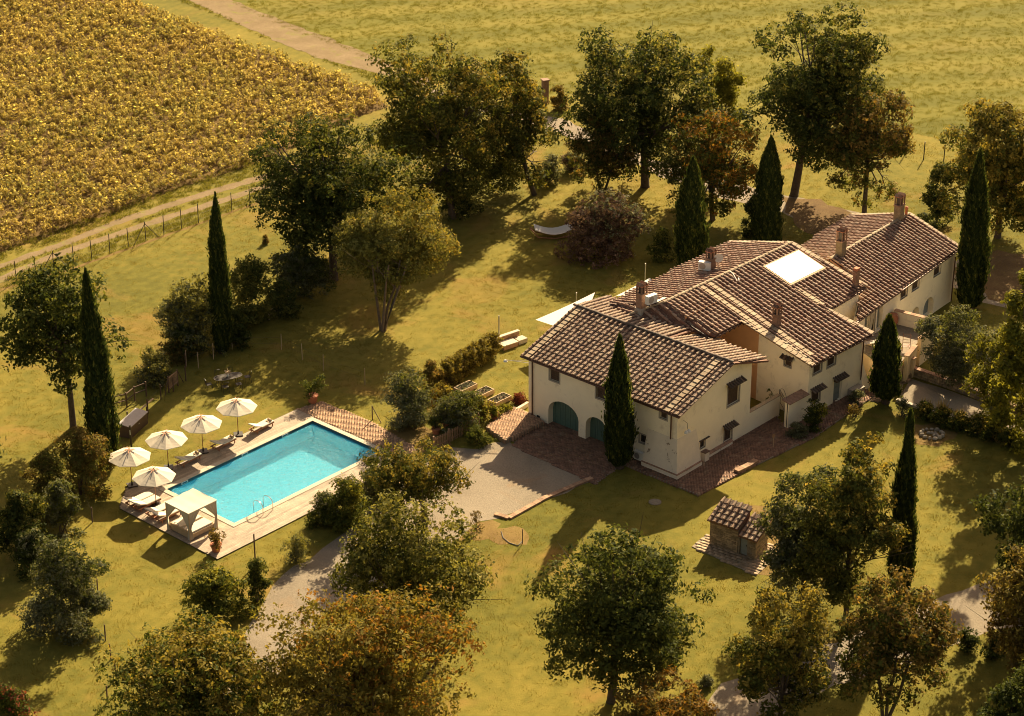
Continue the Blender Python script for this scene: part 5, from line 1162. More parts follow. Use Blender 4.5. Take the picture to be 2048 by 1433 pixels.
wire_fence('field_fence', 'wire fence of thin posts at the lower edge of the green meadow, upper right', [(1779, 308), (1811, 308), (1847, 320), (1887, 326), (1925, 336)], 1.7, .05, braces=())
wire_fence('orchard_fence', 'row of rough wooden posts along the left lawn edge with long shadows', [(160, 990), (185, 1045), (196, 1190), (211, 1282), (222, 1320), (233, 1358), (215, 1405)], 1.1, .045, 'post_wood', (.9,))
wire_fence('garden_post_fence', 'thin posts linked by wire across the shaded lawn behind the oval table', [(373, 733), (397, 737), (427, 719), (465, 700), (563, 700), (605, 720), (647, 742), (730, 770)], 1.3, .03, 'timber', (.5, 1.0))
t = thing('drive_fence_post', 'single tall rusty post on the grass below the pool deck', 'post', G(511, 1130)); MB().tube([G(511, 1130), G(511, 1130) + (0, 0, 2.2)], .05, 6).build('post', MAT['post_wood'], t)
def tripod(p, h_, label, sp=.5, mat='post_wood'):
    t = thing('wooden_stake', label, 'stake', p); MB().tube([p, p + (0, 0, h_)], .04, 6).build('stake', MAT[mat], t)
    MB().tube([p + (0, 0, h_ * .95), p + (sp * 1.4, -.5, 0)], .03, 5).build('brace', MAT[mat], t)
tripod(G(745, 840), 1.1, 'braced wooden stake beside the brick patio', .45); tripod(G(480, 672), 1.0, 'pale A-shaped wooden frame at the edge of the shaded hedge', .6, 'timber')
# rustic rail fence, gate, cabinet
RF = thing('rail_fence', 'rustic brown two-rail fence climbing the slope beside the tall left cypress', 'fence', G(254, 815))
pp_ = [G(x, y) for x, y in ((226, 822), (254, 815), (270, 802), (293, 793))]
for p in pp_: MB().tube([p, p + (0, 0, 1.15)], .055, 6).build('post', MAT['post_wood'], RF)
for z_ in (.55, 1.05):
    for a, c in zip(pp_[:-1], pp_[1:]): MB().tube([a + (0, 0, z_), c + (0, 0, z_)], .04, 6).build('rail', MAT['post_wood'], RF)
RF2 = thing('wooden_gate', 'small wooden picket gate with sloping braces by the rustic fence', 'gate', G(347, 780))
ga_, gb_ = G(338, 786), G(356, 772)
for p in (ga_, gb_): MB().tube([p, p + (0, 0, 1.3)], .055, 6).build('post', MAT['post_wood'], RF2)
for z_ in (.35, 1.15): MB().tube([ga_ + (0, 0, z_), gb_ + (0, 0, z_)], .035, 6).build('rail', MAT['fence_wood'], RF2)
for i in range(8): p = ga_ + (gb_ - ga_) * (i + .5) / 8; MB().box(p + (0, 0, .72), (.06, .03, 1.0), R(40)).build('picket', MAT['fence_wood'], RF2)
MB().tube([ga_ + (0, 0, 1.25), G(330, 792)], .035, 5).build('brace', MAT['post_wood'], RF2); MB().tube([gb_ + (0, 0, 1.25), G(367, 765)], .035, 5).build('brace', MAT['post_wood'], RF2)
RF3 = thing('log_rail', 'long pale log rail on low supports behind the dark pool cabinet', 'rail', G(270, 840)); MB().tube([G(252, 844, .6), G(306, 798, .7)], .06, 6).build('log', MAT['timber'], RF3, smooth=True)
for x, y in ((256, 848), (295, 838), (296, 825)): MB().tube([G(x, y), G(x, y) + (0, 0, .95)], .055, 6).build('post', MAT['post_wood'], RF3)
wire_fence('slope_fence', 'low post and wire fence running from the rail fence past the wooden gate', [(296, 828), (322, 799), (347, 784), (372, 762), (372, 735)], 1.15, .05, 'post_wood', (.95,))
CB = thing('pool_cabinet', 'dark brown equipment cabinet with grey lid beside the tall left cypress', 'cabinet', G(278, 862)); c0 = G(262, 878); c1 = G(296, 847)
d = c1 - c0; L = np.linalg.norm(d); f = Frame(c0, math.degrees(math.atan2(d[1], d[0])))
MB().fbox(f, 0, L, 0, .85, 0, .85).build('body', MAT['box_brown'], CB); MB().hexa([f.P(-.05, -.06, .86), f.P(L + .05, -.06, .86), f.P(L + .05, .9, 1.0), f.P(-.05, .9, 1.0)], [f.P(-.05, -.06, .90), f.P(L + .05, -.06, .90), f.P(L + .05, .9, 1.04), f.P(-.05, .9, 1.04)]).build('lid', MAT['box_top'], CB)
MB().fbox(f, L * .5 - .08, L * .5 + .08, -.03, .0, .55, .6).build('handle', MAT['galvanised'], CB)
SHW = thing('garden_shower', 'dark post shower with a white handle behind the corner parasol', 'shower', G(263, 895)); MB().tube([G(263, 895), G(263, 895) + (0, 0, 1.7)], .07, 8).build('column', MAT['iron'], SHW); MB().tube([G(263, 895) + (0, -.09, 1.0), G(263, 895) + (0, -.09, 1.35)], .03, 6).build('handle', MAT['white_paint'], SHW)
BN = thing('rail_barrier', 'pale two-bar wooden barrier at the edge of the hedge shadow', 'barrier', G(555, 632)); a, c = G(538, 640), G(578, 612)
for p in (a, c): MB().tube([p, p + (0, 0, .8)], .05, 6).build('post', MAT['timber'], BN)
for z_ in (.35, .7): MB().tube([a + (0, 0, z_), c + (0, 0, z_)], .045, 6).build('rail', MAT['timber'], BN)
# picket fence beside the gravel yard
PFN = thing('picket_fence', 'brown picket fence between the pool garden and the gravel yard', 'fence', G(910, 880)); a, c = G(868, 902), G(958, 855)
d = c - a; L = float(np.linalg.norm(d)); d /= L; az_ = math.atan2(d[1], d[0])
for i in range(int(L / .17)): MB().box(a + d * i * .17 + (0, 0, .48 + random.uniform(-.01, .01)), (.075, .025, .9), az_).build('picket', MAT['fence_wood'], PFN)
for z_ in (.25, .75): MB().box((a + c) / 2 + (0, 0, z_) + np.array([-d[1], d[0], 0]) * .03, (L, .03, .08), az_).build('rail', MAT['fence_wood'], PFN)
for f_ in (0, .33, .62, 1.0): MB().box(a + (c - a) * f_ + (0, 0, .55), (.11, .11, 1.1), az_).build('post', MAT['fence_wood'], PFN)
# raised vegetable beds
for (x, y), lb, dens in (((931, 780), 'vegetable planter box farthest from the brick platform, beside the hydrangea hedge', 46), ((965, 791), 'middle one of the three wooden vegetable planter boxes', 36), ((999, 804), 'vegetable planter box nearest the garage wing, rows of pale seedlings', 30)):
    p = G(x, y); t = thing('planter_box', lb, 'planter', p, R(47), 'wooden vegetable planter boxes')
    Lx, Ly, hz = 1.55, .8, .34
    for sx, sy, w_, l_ in ((0, -Ly / 2, Lx + .05, .05), (0, Ly / 2, Lx + .05, .05)): MB().box((sx, sy, hz / 2), (w_, l_, hz)).build('side_board', MAT['timber'], t, local=True)
    for sx in (-Lx / 2, Lx / 2): MB().box((sx, 0, hz / 2 + .003), (.05, Ly - .052, hz)).build('end_board', MAT['timber'], t, local=True)
    MB().box((0, 0, hz * .38), (Lx - .052, Ly - .052, hz * .75)).build('soil', MAT['soil'], t, local=True)
    b = MB()
    for i in range(dens * 3):
        x_, y_ = random.uniform(-.7, .7), (random.choice((-.25, 0, .25)) + random.uniform(-.07, .07)); b.box((x_, y_, hz * .8 + random.uniform(.0, .14)), (.10, .07, .012), random.uniform(0, 6), random.uniform(.2, 1), 0, (random.uniform(-1, 1), 'X'))
    b.build('seedlings', MAT['leaf_grey'], t, 'stuff', local=True)

# ================================================================= VEGETATION
def leaf_quads(P_, Nn, size, asp=.6, droop=0.):
    """one bent leaf clump card at every point"""
    n = len(P_); Nn = Nn / (np.linalg.norm(Nn, axis=1, keepdims=True) + 1e-9)
    r = rng.normal(size=(n, 3)); T = np.cross(Nn, r); T /= np.linalg.norm(T, axis=1, keepdims=True) + 1e-9; B = np.cross(Nn, T)
    s_ = (size * rng.uniform(.6, 1.35, n))[:, None]
    V = np.stack([P_ - T * s_, P_ + B * s_ * asp * .9 + Nn * s_ * .18, P_ + T * s_, P_ - B * s_ * asp * .9 + Nn * s_ * .18], 1)
    return V
def crown_points(lobes, n, shell=.55, twig=.28, per=9):
    """leaf positions in twig bunches over the lobes (x, y, z, rx, ry, rz)"""
    L_ = np.array(lobes); wgt = L_[:, 3] * L_[:, 4] + L_[:, 3] * L_[:, 5]; wgt /= wgt.sum()
    m_ = max(4, n // per); k = rng.choice(len(L_), m_, p=wgt); d = rng.normal(size=(m_, 3)); d /= np.linalg.norm(d, axis=1, keepdims=True)
    rad = shell + (1.05 - shell) * rng.random(m_) ** .45
    c = L_[k, :3] + d * rad[:, None] * L_[k, 3:6]; tw = rng.normal(size=(m_ * per, 3)) * twig * np.array([1, 1, .75])
    P_ = np.repeat(c, per, 0) + tw; Nn = np.repeat(d, per, 0) * 1.0 + rng.normal(size=(m_ * per, 3)) * .50 + np.array([0, 0, .25])
    hue = np.repeat(rng.random(m_), per)
    return P_, Nn, hue
def foliage_mesh(name, P_, Nn, tint, size, mat, org, asp=.6):
    V = leaf_quads(P_, Nn, size, asp).reshape(-1, 3) - org; n = len(P_)
    return mesh_from(name, V, np.arange(n * 4).reshape(n, 4), MAT['leaf_' + mat], tint, F_is_quads=True)
def limbs(b, base, top, r0, targets, wob_=.3, seg=7):
    b.tube([base - (0, 0, .15), base + (0, 0, .12), base + (top - base) * .35 + rng.normal(size=3) * .06 * np.array([1, 1, 0]), base + (top - base) * .7 + rng.normal(size=3) * .10 * np.array([1, 1, 0]), top], [r0 * 1.5, r0 * 1.08, r0 * .9, r0 * .75, r0 * .5], seg)
    for tg in targets:
        f = rng.uniform(.55, 1.); s_ = base + (top - base) * f; mid = s_ * .5 + tg * .5 + rng.normal(size=3) * wob_ + np.array([0, 0, -.2]); r1 = r0 * .42 * (1.2 - .4 * f)
        b.tube([s_, s_ * .75 + mid * .25 + (0, 0, .05), mid, tg * .7 + mid * .3, tg], [r1, r1 * .9, r1 * .65, r1 * .4, r1 * .15], 5, cap=False)
        for _ in range(2):
            e = tg + rng.normal(size=3) * .9; b.tube([mid, (mid + e) / 2 + rng.normal(size=3) * .15, e], [r1 * .45, r1 * .3, r1 * .08], 4, cap=False)
NLEAF = 0
def tree(label, base, top, xl, xr, bot, mat, name='tree', cat='tree', leaf=.15, dens=1., trunks=1, nl=None, ragged=1., bark='bark', group=None, open_=0., mats2=None, r0=None, back=0.):
    """base (x, y) of the trunk foot, top / bottom rows and left / right columns of the crown in the photograph"""
    global NLEAF
    if name == 'shrub':                 # the row given is the visible foot: the middle of the plant stands farther back
        b = G(*base); s_ = scale_at(b); base = (base[0], base[1] - min(.62 * (xr - xl) / 2 * .9 * .45, .45 * (base[1] - top)))
    b = G(*base); s_ = scale_at(b); rx = (xr - xl) / 2 / s_; cxo = ((xl + xr) / 2 - base[0]) / s_; ry = rx * .88
    dep = math.atan2(CAMH, math.hypot(b[0], b[1])); cd, sd_ = math.cos(dep), math.sin(dep)
    zc = (base[1] - (top + bot) / 2) / s_ / cd; hp = (bot - top) / 2 / s_; q_ = hp ** 2 - (ry * sd_) ** 2
    rz = math.sqrt(q_) / cd if q_ > (.45 * rx * cd) ** 2 else .45 * rx
    zc = max(zc - back * math.tan(dep), rz * .75)
    ctr = b + np.array([cxo, back, zc]); t = thing(name, label, cat, b, 0, group)
    K = int((nl or int(16 + rx * 7)) * 1.5); lobes = []
    if name == 'shrub':                  # a full mound down to the ground
        zc = rz; ctr = b + np.array([cxo, 0, zc]); K = int(K * .5)
        for i in range(int(14 + rx * 6)):
            a_ = rng.uniform(0, 6.283); f = math.sqrt(rng.random()); h_ = rng.uniform(0, 1); q2 = math.sqrt(max(0, 1 - h_ ** 2.2)); r_ = rx * rng.uniform(.20, .36)
            lobes.append((*(b + np.array([cxo + rx * .72 * f * q2 * math.cos(a_), ry * .72 * f * q2 * math.sin(a_), .18 * rz + 1.55 * rz * h_])), r_, r_, r_ * .85))
    for i in range(K):
        d = rng.normal(size=3); d /= np.linalg.norm(d); f = rng.uniform(.50, .80) if i > K // 4 else rng.uniform(0, .5)
        r_ = rx * rng.uniform(.13, .30) * (1.05 - .25 * f)
        lobes.append((*(ctr + d * f * np.array([rx, ry, rz]) * (1 + rng.normal() * .05 * ragged)), r_, r_, r_ * rng.uniform(.6, .85)))
    area = rx * max(rz, rx * .6) * math.pi; n = int(min(42000, area * 8.5 / (leaf * leaf * 1.2) * dens)); P_, Nn, hue = crown_points(lobes, n, .40, leaf * 1.0)
    # fit the crown to the height and width it has in the place
    for _ in range(3):
        Y, Z = P_[:, 1], P_[:, 2] - CAMH; yy = cP * Y - sP * Z; zz = sP * Y + cP * Z; qx = CX + FPX * P_[:, 0] / yy; qy = CY - FPX * zz / yy
        x0, x1 = np.percentile(qx, (.5, 99.5)); y0, y1 = np.percentile(qy, (.5, 99.5)); lo_ = bot if name != 'shrub' else bot
        c0 = P_.mean(0); sx = (xr - xl) / (x1 - x0); sy = np.clip((lo_ - top) / (y1 - y0), .5, 1.8)
        sc3 = np.array([sx, .5 + .5 * sx, sy]); dx = ((xl + xr) / 2 - (x0 + x1) / 2) / s_; dz = -((top + lo_) / 2 - (y0 + y1) / 2) / s_ / cd
        P_ = c0 + (P_ - c0) * sc3 + (dx, 0, dz); lobes = [tuple(c0 + (np.array(q[:3]) - c0) * sc3 + (dx, 0, dz)) + q[3:] for q in lobes]
    ctr = P_.mean(0); zc = ctr[2]; rz = (np.percentile(P_[:, 2], 98) - np.percentile(P_[:, 2], 2)) / 2; cxo = ctr[0] - b[0]
    tint = np.clip(hue * .55 + rng.random(len(P_)) * .45, 0, 1)
    k = P_[:, 2] > .06; P_, Nn, tint = P_[k], Nn[k], tint[k]; NLEAF += len(P_)
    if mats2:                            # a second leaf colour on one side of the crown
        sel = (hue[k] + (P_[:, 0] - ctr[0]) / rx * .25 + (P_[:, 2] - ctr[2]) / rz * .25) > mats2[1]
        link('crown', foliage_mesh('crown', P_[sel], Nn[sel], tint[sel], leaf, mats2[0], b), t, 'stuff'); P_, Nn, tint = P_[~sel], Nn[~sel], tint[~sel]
    link('crown', foliage_mesh('crown', P_, Nn, tint, leaf, mat, b), t, 'stuff')
    if name != 'shrub':
        rr = r0 or max(.09, rx * .055); tops = sorted(lobes, key=lambda q: rng.random())[:int(9 + rx * 2)]
        for j in range(trunks):
            off = np.array([math.cos(j * 2.4), math.sin(j * 2.4), 0]) * (.18 * (trunks > 1)); lean = np.array([math.cos(j * 2.4) * rx * .35, math.sin(j * 2.4) * .5, 0]) * (trunks > 1)
            m_ = MB(); limbs(m_, b + off, b + np.array([cxo * .6, 0, max(zc - rz * .2, 1.)]) + lean, rr / math.sqrt(trunks), [np.array(q[:3]) for q in tops[j::trunks]])
            m_.build('trunk', MAT[bark], t, smooth=True)
    else:
        m_ = MB()
        for q in lobes[:7]: tg = np.array(q[:3]); m_.tube([b + rng.normal(size=3) * (.12, .12, 0), (b + tg) / 2 + rng.normal(size=3) * .08, tg], [.035, .025, .01], 4, cap=False)
        m_.build('stems', MAT[bark], t)
    return t
def shrub(label, base, top, xl, xr, mat, leaf=.09, dens=1., bot=None, cat='shrub', group=None, mats2=None, open_=0., ragged=1.):
    return tree(label, base, top, xl, xr, bot or base[1] + 2, mat, 'shrub', cat, leaf, dens, 1, None, ragged, 'bark', group, open_, mats2)
def cypress(label, base, top, wpx, skew=0., prof=None, n=9000):
    global NLEAF
    b = G(*base); h_ = height_at(b, top[1]); s_ = scale_at(b); r_ = wpx / 2 / s_; t = thing('cypress_tree', label, 'cypress', b, 0, 'columnar cypress trees around the farmhouse')
    tipx = G(*top, 0); lean = np.array([(top[0] - proj(b + (0, 0, h_))[0]) / s_, 0, 0])
    prof = prof or [(0, .62), (.04, .84), (.15, .97), (.35, 1.), (.55, .90), (.72, .70), (.86, .42), (.95, .18), (1, .02)]
    zs, rs_ = zip(*prof)
    ph = rng.uniform(0, 6, 8)
    def rad(f, a): return np.interp(f, zs, rs_) * r_ * .96 * (1 + .15 * np.sin(3 * a + ph[0] + f * 4) + .10 * np.sin(5 * a + ph[1] - f * 11) + .08 * np.sin(f * 34 + ph[2] + 2 * a) + .09 * np.sin(f * 13 + ph[3]) * np.sin(a + ph[4]))
    z0 = .25; core = MB(); V = []; rings, seg = 22, 12
    for i in range(rings):
        f = i / (rings - 1)
        for j in range(seg): a = 2 * math.pi * j / seg; rr = float(rad(f, a)) * .80; V.append(b + lean * f + (rr * math.cos(a), rr * math.sin(a), z0 + (h_ - z0 - .15) * f))
    core.add(V, [(i * seg + j, i * seg + (j + 1) % seg, (i + 1) * seg + (j + 1) % seg, (i + 1) * seg + j) for i in range(rings - 1) for j in range(seg)], .15); core.build('inner_foliage', MAT['leaf_cypress'], t)
    MB().tube([b - (0, 0, .1), b + (0, 0, 1.2)], [r_ * .28 + .06, r_ * .2 + .04], 8).build('trunk', MAT['bark'], t)
    n = int(n * min(1.5, max(.35, r_ * h_ / 9.)))
    f = rng.random(n * 2); keep = rng.random(n * 2) < np.interp(f, zs, rs_) + .06; f = f[keep][:n]; n = len(f); a = rng.uniform(0, 2 * math.pi, n)
    fl = 1 + .16 * np.sin(np.floor(a * 5 + 3 * f) * 2.1 + np.floor(f * 26) * 1.3)        # upright sprays stand a little proud
    rr = rad(f, a) * rng.uniform(.74, 1.0, n) * (.9 + .1 * fl) * (1 + .26 * rng.random(n) * (rng.random(n) > .86))
    P_ = np.stack([rr * np.cos(a), rr * np.sin(a), z0 + (h_ - z0) * f], 1) + b + lean * f[:, None]
    out_ = np.stack([np.cos(a), np.sin(a), np.zeros(n)], 1); up = np.array([0, 0, 1.]) + out_ * .22 + rng.normal(size=(n, 3)) * .22; up /= np.linalg.norm(up, axis=1, keepdims=True)
    sd_ = np.cross(up, out_ + rng.normal(size=(n, 3)) * .5); sd_ /= np.linalg.norm(sd_, axis=1, keepdims=True); l_ = (rng.uniform(.12, .26, n))[:, None]; w_ = rng.uniform(.035, .07, n)[:, None]
    V = np.stack([P_ - up * l_ * .6, P_ + sd_ * w_, P_ + up * l_, P_ - sd_ * w_], 1).reshape(-1, 3) - b
    tint = np.clip(rng.random(n) * .6 + .35 * (fl > 1.05) + .1 * rng.random(n), 0, 1); NLEAF += n
    link('foliage', mesh_from('foliage', V, np.arange(n * 4).reshape(n, 4), MAT['leaf_cypress'], tint, F_is_quads=True), t, 'stuff')
    return t

# cypresses
cypress('slender dark cypress standing alone between the wire fence and the left hedge', (445, 706), (430, 386), 42)
cypress('tall dark cypress leaning at the pool cabinet, far left', (212, 934), (171, 538), 60, prof=[(0, .6), (.04, .88), (.12, 1.), (.3, .97), (.5, .82), (.7, .66), (.85, .42), (.95, .2), (1, .02)])
cypress('broad cypress behind the main roof, left one of the two behind the house', (1383, 545), (1387, 314), 62, n=11000)
cypress('broad cypress behind the main roof, right one of the two behind the house', (1534, 492), (1543, 273), 56, n=11000)
cypress('tall cypress at the right corner of the far house', (1938, 616), (1962, 298), 58, n=11000)
cypress('dark cypress in front of the garage wing doors', (1239, 936), (1240, 670), 57, n=12000, prof=[(0, .3), (.05, .8), (.16, 1.), (.4, .98), (.6, .84), (.75, .62), (.87, .38), (.95, .18), (1, .02)])
cypress('thick cone-shaped cypress standing before the raised terrace', (1771, 806), (1779, 630), 56, n=13000, prof=[(0, .2), (.04, .5), (.10, .92), (.2, 1.), (.4, .97), (.6, .84), (.78, .58), (.9, .34), (1, .03)])
cypress('tall narrow cypress among the trees on the right lawn', (1800, 1190), (1822, 820), 48, n=12000, prof=[(0, .6), (.1, 1.), (.4, 1.), (.62, .85), (.75, .55), (.86, .36), (.95, .25), (1, .03)])
cypress('tiny young cypress beside the far gate pillar', (1066, 192), (1065, 163), 8, n=5000)

# large trees
T = tree
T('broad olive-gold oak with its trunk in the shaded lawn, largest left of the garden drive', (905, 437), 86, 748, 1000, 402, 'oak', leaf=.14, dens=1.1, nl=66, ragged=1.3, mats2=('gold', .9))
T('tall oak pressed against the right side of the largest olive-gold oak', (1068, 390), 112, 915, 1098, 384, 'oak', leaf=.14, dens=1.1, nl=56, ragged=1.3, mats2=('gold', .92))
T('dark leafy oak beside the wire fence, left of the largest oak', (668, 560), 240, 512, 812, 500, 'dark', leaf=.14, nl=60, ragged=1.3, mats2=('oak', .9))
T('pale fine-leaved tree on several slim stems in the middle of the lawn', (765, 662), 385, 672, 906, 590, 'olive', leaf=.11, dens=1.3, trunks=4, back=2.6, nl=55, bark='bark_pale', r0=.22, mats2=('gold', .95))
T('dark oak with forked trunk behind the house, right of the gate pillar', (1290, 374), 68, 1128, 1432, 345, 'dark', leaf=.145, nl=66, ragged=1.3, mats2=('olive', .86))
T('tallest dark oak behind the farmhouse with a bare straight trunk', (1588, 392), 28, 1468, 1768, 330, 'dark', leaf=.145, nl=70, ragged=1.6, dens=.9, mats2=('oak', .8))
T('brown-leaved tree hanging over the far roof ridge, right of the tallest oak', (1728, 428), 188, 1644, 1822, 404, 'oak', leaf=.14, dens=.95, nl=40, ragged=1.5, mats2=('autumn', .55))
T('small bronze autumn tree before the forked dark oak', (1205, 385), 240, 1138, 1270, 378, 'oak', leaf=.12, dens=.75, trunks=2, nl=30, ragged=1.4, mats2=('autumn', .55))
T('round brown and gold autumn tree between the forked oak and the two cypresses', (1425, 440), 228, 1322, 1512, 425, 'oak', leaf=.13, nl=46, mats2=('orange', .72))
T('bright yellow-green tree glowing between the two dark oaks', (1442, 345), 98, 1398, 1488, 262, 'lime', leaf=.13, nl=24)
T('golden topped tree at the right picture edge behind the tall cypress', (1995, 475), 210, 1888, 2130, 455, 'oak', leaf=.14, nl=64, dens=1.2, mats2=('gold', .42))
T('dark green tree at the left edge behind the tall cypress', (147, 856), 532, 2, 236, 770, 'dark', leaf=.15, nl=58, ragged=1.4, dens=.85, mats2=('green', .72))
T('bright lime-green tree at the right edge beside the ramp', (2070, 915), 548, 1985, 2120, 900, 'lime', leaf=.15, nl=44, ragged=1.3, mats2=('green', .9))
T('silvery olive tree behind the retaining wall', (1905, 772), 618, 1838, 1985, 765, 'grey', leaf=.09, nl=36, mats2=('green', .9))
T('yellowish tree between the silvery olive and the lime-green tree', (2010, 850), 660, 1935, 2060, 850, 'lime', leaf=.11, nl=34, mats2=('grey', .7))
# foreground trees
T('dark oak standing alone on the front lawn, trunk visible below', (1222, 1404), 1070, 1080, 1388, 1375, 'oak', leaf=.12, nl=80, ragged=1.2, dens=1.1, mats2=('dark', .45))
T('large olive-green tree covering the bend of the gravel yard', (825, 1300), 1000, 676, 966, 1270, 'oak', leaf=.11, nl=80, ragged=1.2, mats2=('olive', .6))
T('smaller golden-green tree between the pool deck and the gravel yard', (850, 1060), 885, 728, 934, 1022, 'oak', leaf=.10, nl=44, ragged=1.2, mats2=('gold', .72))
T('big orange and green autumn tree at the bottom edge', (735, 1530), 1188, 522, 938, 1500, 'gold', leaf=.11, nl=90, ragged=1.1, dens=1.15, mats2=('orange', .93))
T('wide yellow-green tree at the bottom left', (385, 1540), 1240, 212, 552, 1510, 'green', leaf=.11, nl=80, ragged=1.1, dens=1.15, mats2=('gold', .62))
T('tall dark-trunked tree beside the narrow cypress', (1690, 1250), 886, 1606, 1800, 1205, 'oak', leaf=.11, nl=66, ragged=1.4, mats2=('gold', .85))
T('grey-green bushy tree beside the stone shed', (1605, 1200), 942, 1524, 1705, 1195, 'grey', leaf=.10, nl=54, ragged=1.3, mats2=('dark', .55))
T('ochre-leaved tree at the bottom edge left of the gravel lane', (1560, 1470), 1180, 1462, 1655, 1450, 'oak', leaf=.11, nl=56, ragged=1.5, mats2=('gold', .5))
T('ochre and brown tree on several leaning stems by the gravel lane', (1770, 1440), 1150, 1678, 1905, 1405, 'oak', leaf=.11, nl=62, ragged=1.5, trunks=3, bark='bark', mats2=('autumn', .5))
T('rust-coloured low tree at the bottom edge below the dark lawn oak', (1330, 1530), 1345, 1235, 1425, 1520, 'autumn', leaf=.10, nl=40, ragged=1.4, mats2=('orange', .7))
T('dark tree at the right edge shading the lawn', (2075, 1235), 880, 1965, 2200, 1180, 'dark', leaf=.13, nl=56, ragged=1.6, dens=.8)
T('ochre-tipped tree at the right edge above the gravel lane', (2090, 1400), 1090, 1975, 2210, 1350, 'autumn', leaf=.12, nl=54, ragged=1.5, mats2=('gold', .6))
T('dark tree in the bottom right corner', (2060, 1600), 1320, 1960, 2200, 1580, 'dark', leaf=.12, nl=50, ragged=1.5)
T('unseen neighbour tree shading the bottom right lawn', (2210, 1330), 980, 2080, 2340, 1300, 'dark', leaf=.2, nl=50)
T('unseen neighbour tree shading the right lawn edge', (2190, 1020), 720, 2080, 2320, 1000, 'dark', leaf=.2, nl=50)
T('unseen neighbour tree shading the bottom left lawn', (-120, 1120), 820, -260, -12, 1060, 'dark', leaf=.2, nl=44)

# shrubs and hedges
H = shrub
H('dark bushy shrub between the far house and the golden topped tree', (1872, 462), 328, 1838, 1912, 'dark', leaf=.11, mats2=('olive', .7))
H('purple-brown smoke bush beside the hammock', (1202, 534), 384, 1120, 1288, 'purple', leaf=.10, mats2=('grey', .85), ragged=1.4)
H('wispy dark shrub between the purple bush and the left broad cypress', (1322, 527), 455, 1296, 1348, 'green', leaf=.09, mats2=('olive', .6))
H('dark little round shrub between the two broad cypresses', (1500, 480), 395, 1485, 1514, 'dark', leaf=.10)
H('pale bushy hedge clump left of the slender cypress', (385, 716), 560, 318, 452, 'grey', leaf=.10, mats2=('olive', .6))
H('hedge clump right of the slender cypress', (500, 660), 518, 450, 555, 'olive', leaf=.10, mats2=('dark', .6))
H('grey-leaved hedge clump under the dark oak by the wire fence', (600, 608), 486, 536, 664, 'grey', leaf=.10, mats2=('dark', .62))
H('low dark shrub filling the hedge right of the slender cypress foot', (462, 700), 620, 440, 500, 'dark', leaf=.10)
H('low shrub linking the two hedge clumps behind the wooden barrier', (560, 640), 560, 530, 600, 'olive', leaf=.10, mats2=('dark', .5))
H('bronze shrub in front of the pale hedge clump', (370, 728), 655, 322, 412, 'autumn', leaf=.09, mats2=('dark', .5))
H('grey open shrub beside the wooden picket gate', (312, 775), 697, 270, 352, 'grey', leaf=.08, mats2=('olive', .6))
H('grey-green shrub at the foot of the dark oak beside the lawn', (640, 560), 520, 610, 680, 'dark', leaf=.10)
H('silver-leaved bush between the brick patio and the picket fence', (815, 866), 742, 768, 862, 'grey', leaf=.085, mats2=('green', .93))
H('gold-brown bush behind the silver-leaved bush', (862, 795), 722, 832, 892, 'gold', leaf=.08, mats2=('autumn', .5))
H('pale glossy bush above the picket fence', (912, 868), 782, 866, 962, 'grey', leaf=.085, mats2=('green', .6))
H('yellowish bush beside the vegetable planter boxes', (955, 842), 792, 940, 985, 'lime', leaf=.07, mats2=('gold', .5))
H('orange-tinged bush behind the pale glossy bush', (885, 825), 768, 862, 905, 'orange', leaf=.08, mats2=('gold', .4))
H('round dark green ball bush at the picket fence end', (958, 896), 852, 932, 986, 'green', leaf=.06)
H('red-leaved bush against the garage wing corner', (1040, 812), 786, 1022, 1056, 'red', leaf=.06)
H('small low bush on the border beside the red-leaved bush', (1010, 832), 808, 996, 1026, 'lime', leaf=.06)
for i in range(9):
    f_ = i / 8; x_, y_ = 893 + 92 * f_, 778 - 62 * f_
    H('dried hydrangea bush in the lawn hedge, ' + ('at its planter end', 'second from planters', 'third from its planter end', 'fourth from its planter end', 'in its middle', 'fourth from its pole end', 'third from its pole end', 'second from its pole end', 'at its pole end')[i], (x_, y_), y_ - 58 + 8 * f_, x_ - 20, x_ + 20, 'autumn', leaf=.075, mats2=('gold', .5), group='hydrangea hedge bushes')
H('tall spiky evergreen shrub along the near deck edge', (690, 1062), 955, 640, 738, 'green', leaf=.085, mats2=('lime', .92), ragged=1.5)
H('evergreen shrub at the deck end of the spiky shrub row', (645, 1058), 985, 612, 682, 'green', leaf=.08, mats2=('grey', .8))
H('grey feathery shrub above the spiky evergreen shrub', (755, 1010), 935, 715, 798, 'grey', leaf=.085, mats2=('oak', .7))
H('thin wispy shrub on the grass strip by the gravel drive', (592, 1130), 1066, 562, 622, 'grey', leaf=.06, dens=.5, mats2=('olive', .5))
H('round bright green bush on the lower left lawn', (437, 1255), 1132, 366, 510, 'green', leaf=.085, mats2=('lime', .85))
H('small dark upright shrub right of the round bright green bush', (517, 1212), 1118, 494, 542, 'dark', leaf=.08, mats2=('green', .6))
H('big grey-green juniper-like bush on the left lawn', (130, 1285), 1085, 48, 215, 'grey', leaf=.085, mats2=('dark', .75), ragged=1.3)
H('pale grey shrub above the big juniper-like bush', (122, 1085), 962, 82, 165, 'grey', leaf=.08, mats2=('green', .7))
H('brownish shrub in the left hedge nearest the tall cypress', (165, 1000), 858, 110, 222, 'olive', leaf=.085, mats2=('autumn', .5))
H('brown scrubby shrub in the left hedge, lower part', (95, 1045), 905, 48, 150, 'autumn', leaf=.085, mats2=('oak', .5))
H('dark scrub at the left edge under the hedge', (35, 1130), 985, -10, 90, 'dark', leaf=.09, mats2=('oak', .7))
H('dark grey scrub between the hedge and the juniper-like bush', (70, 1160), 1060, 30, 120, 'dark', leaf=.09, mats2=('grey', .8))
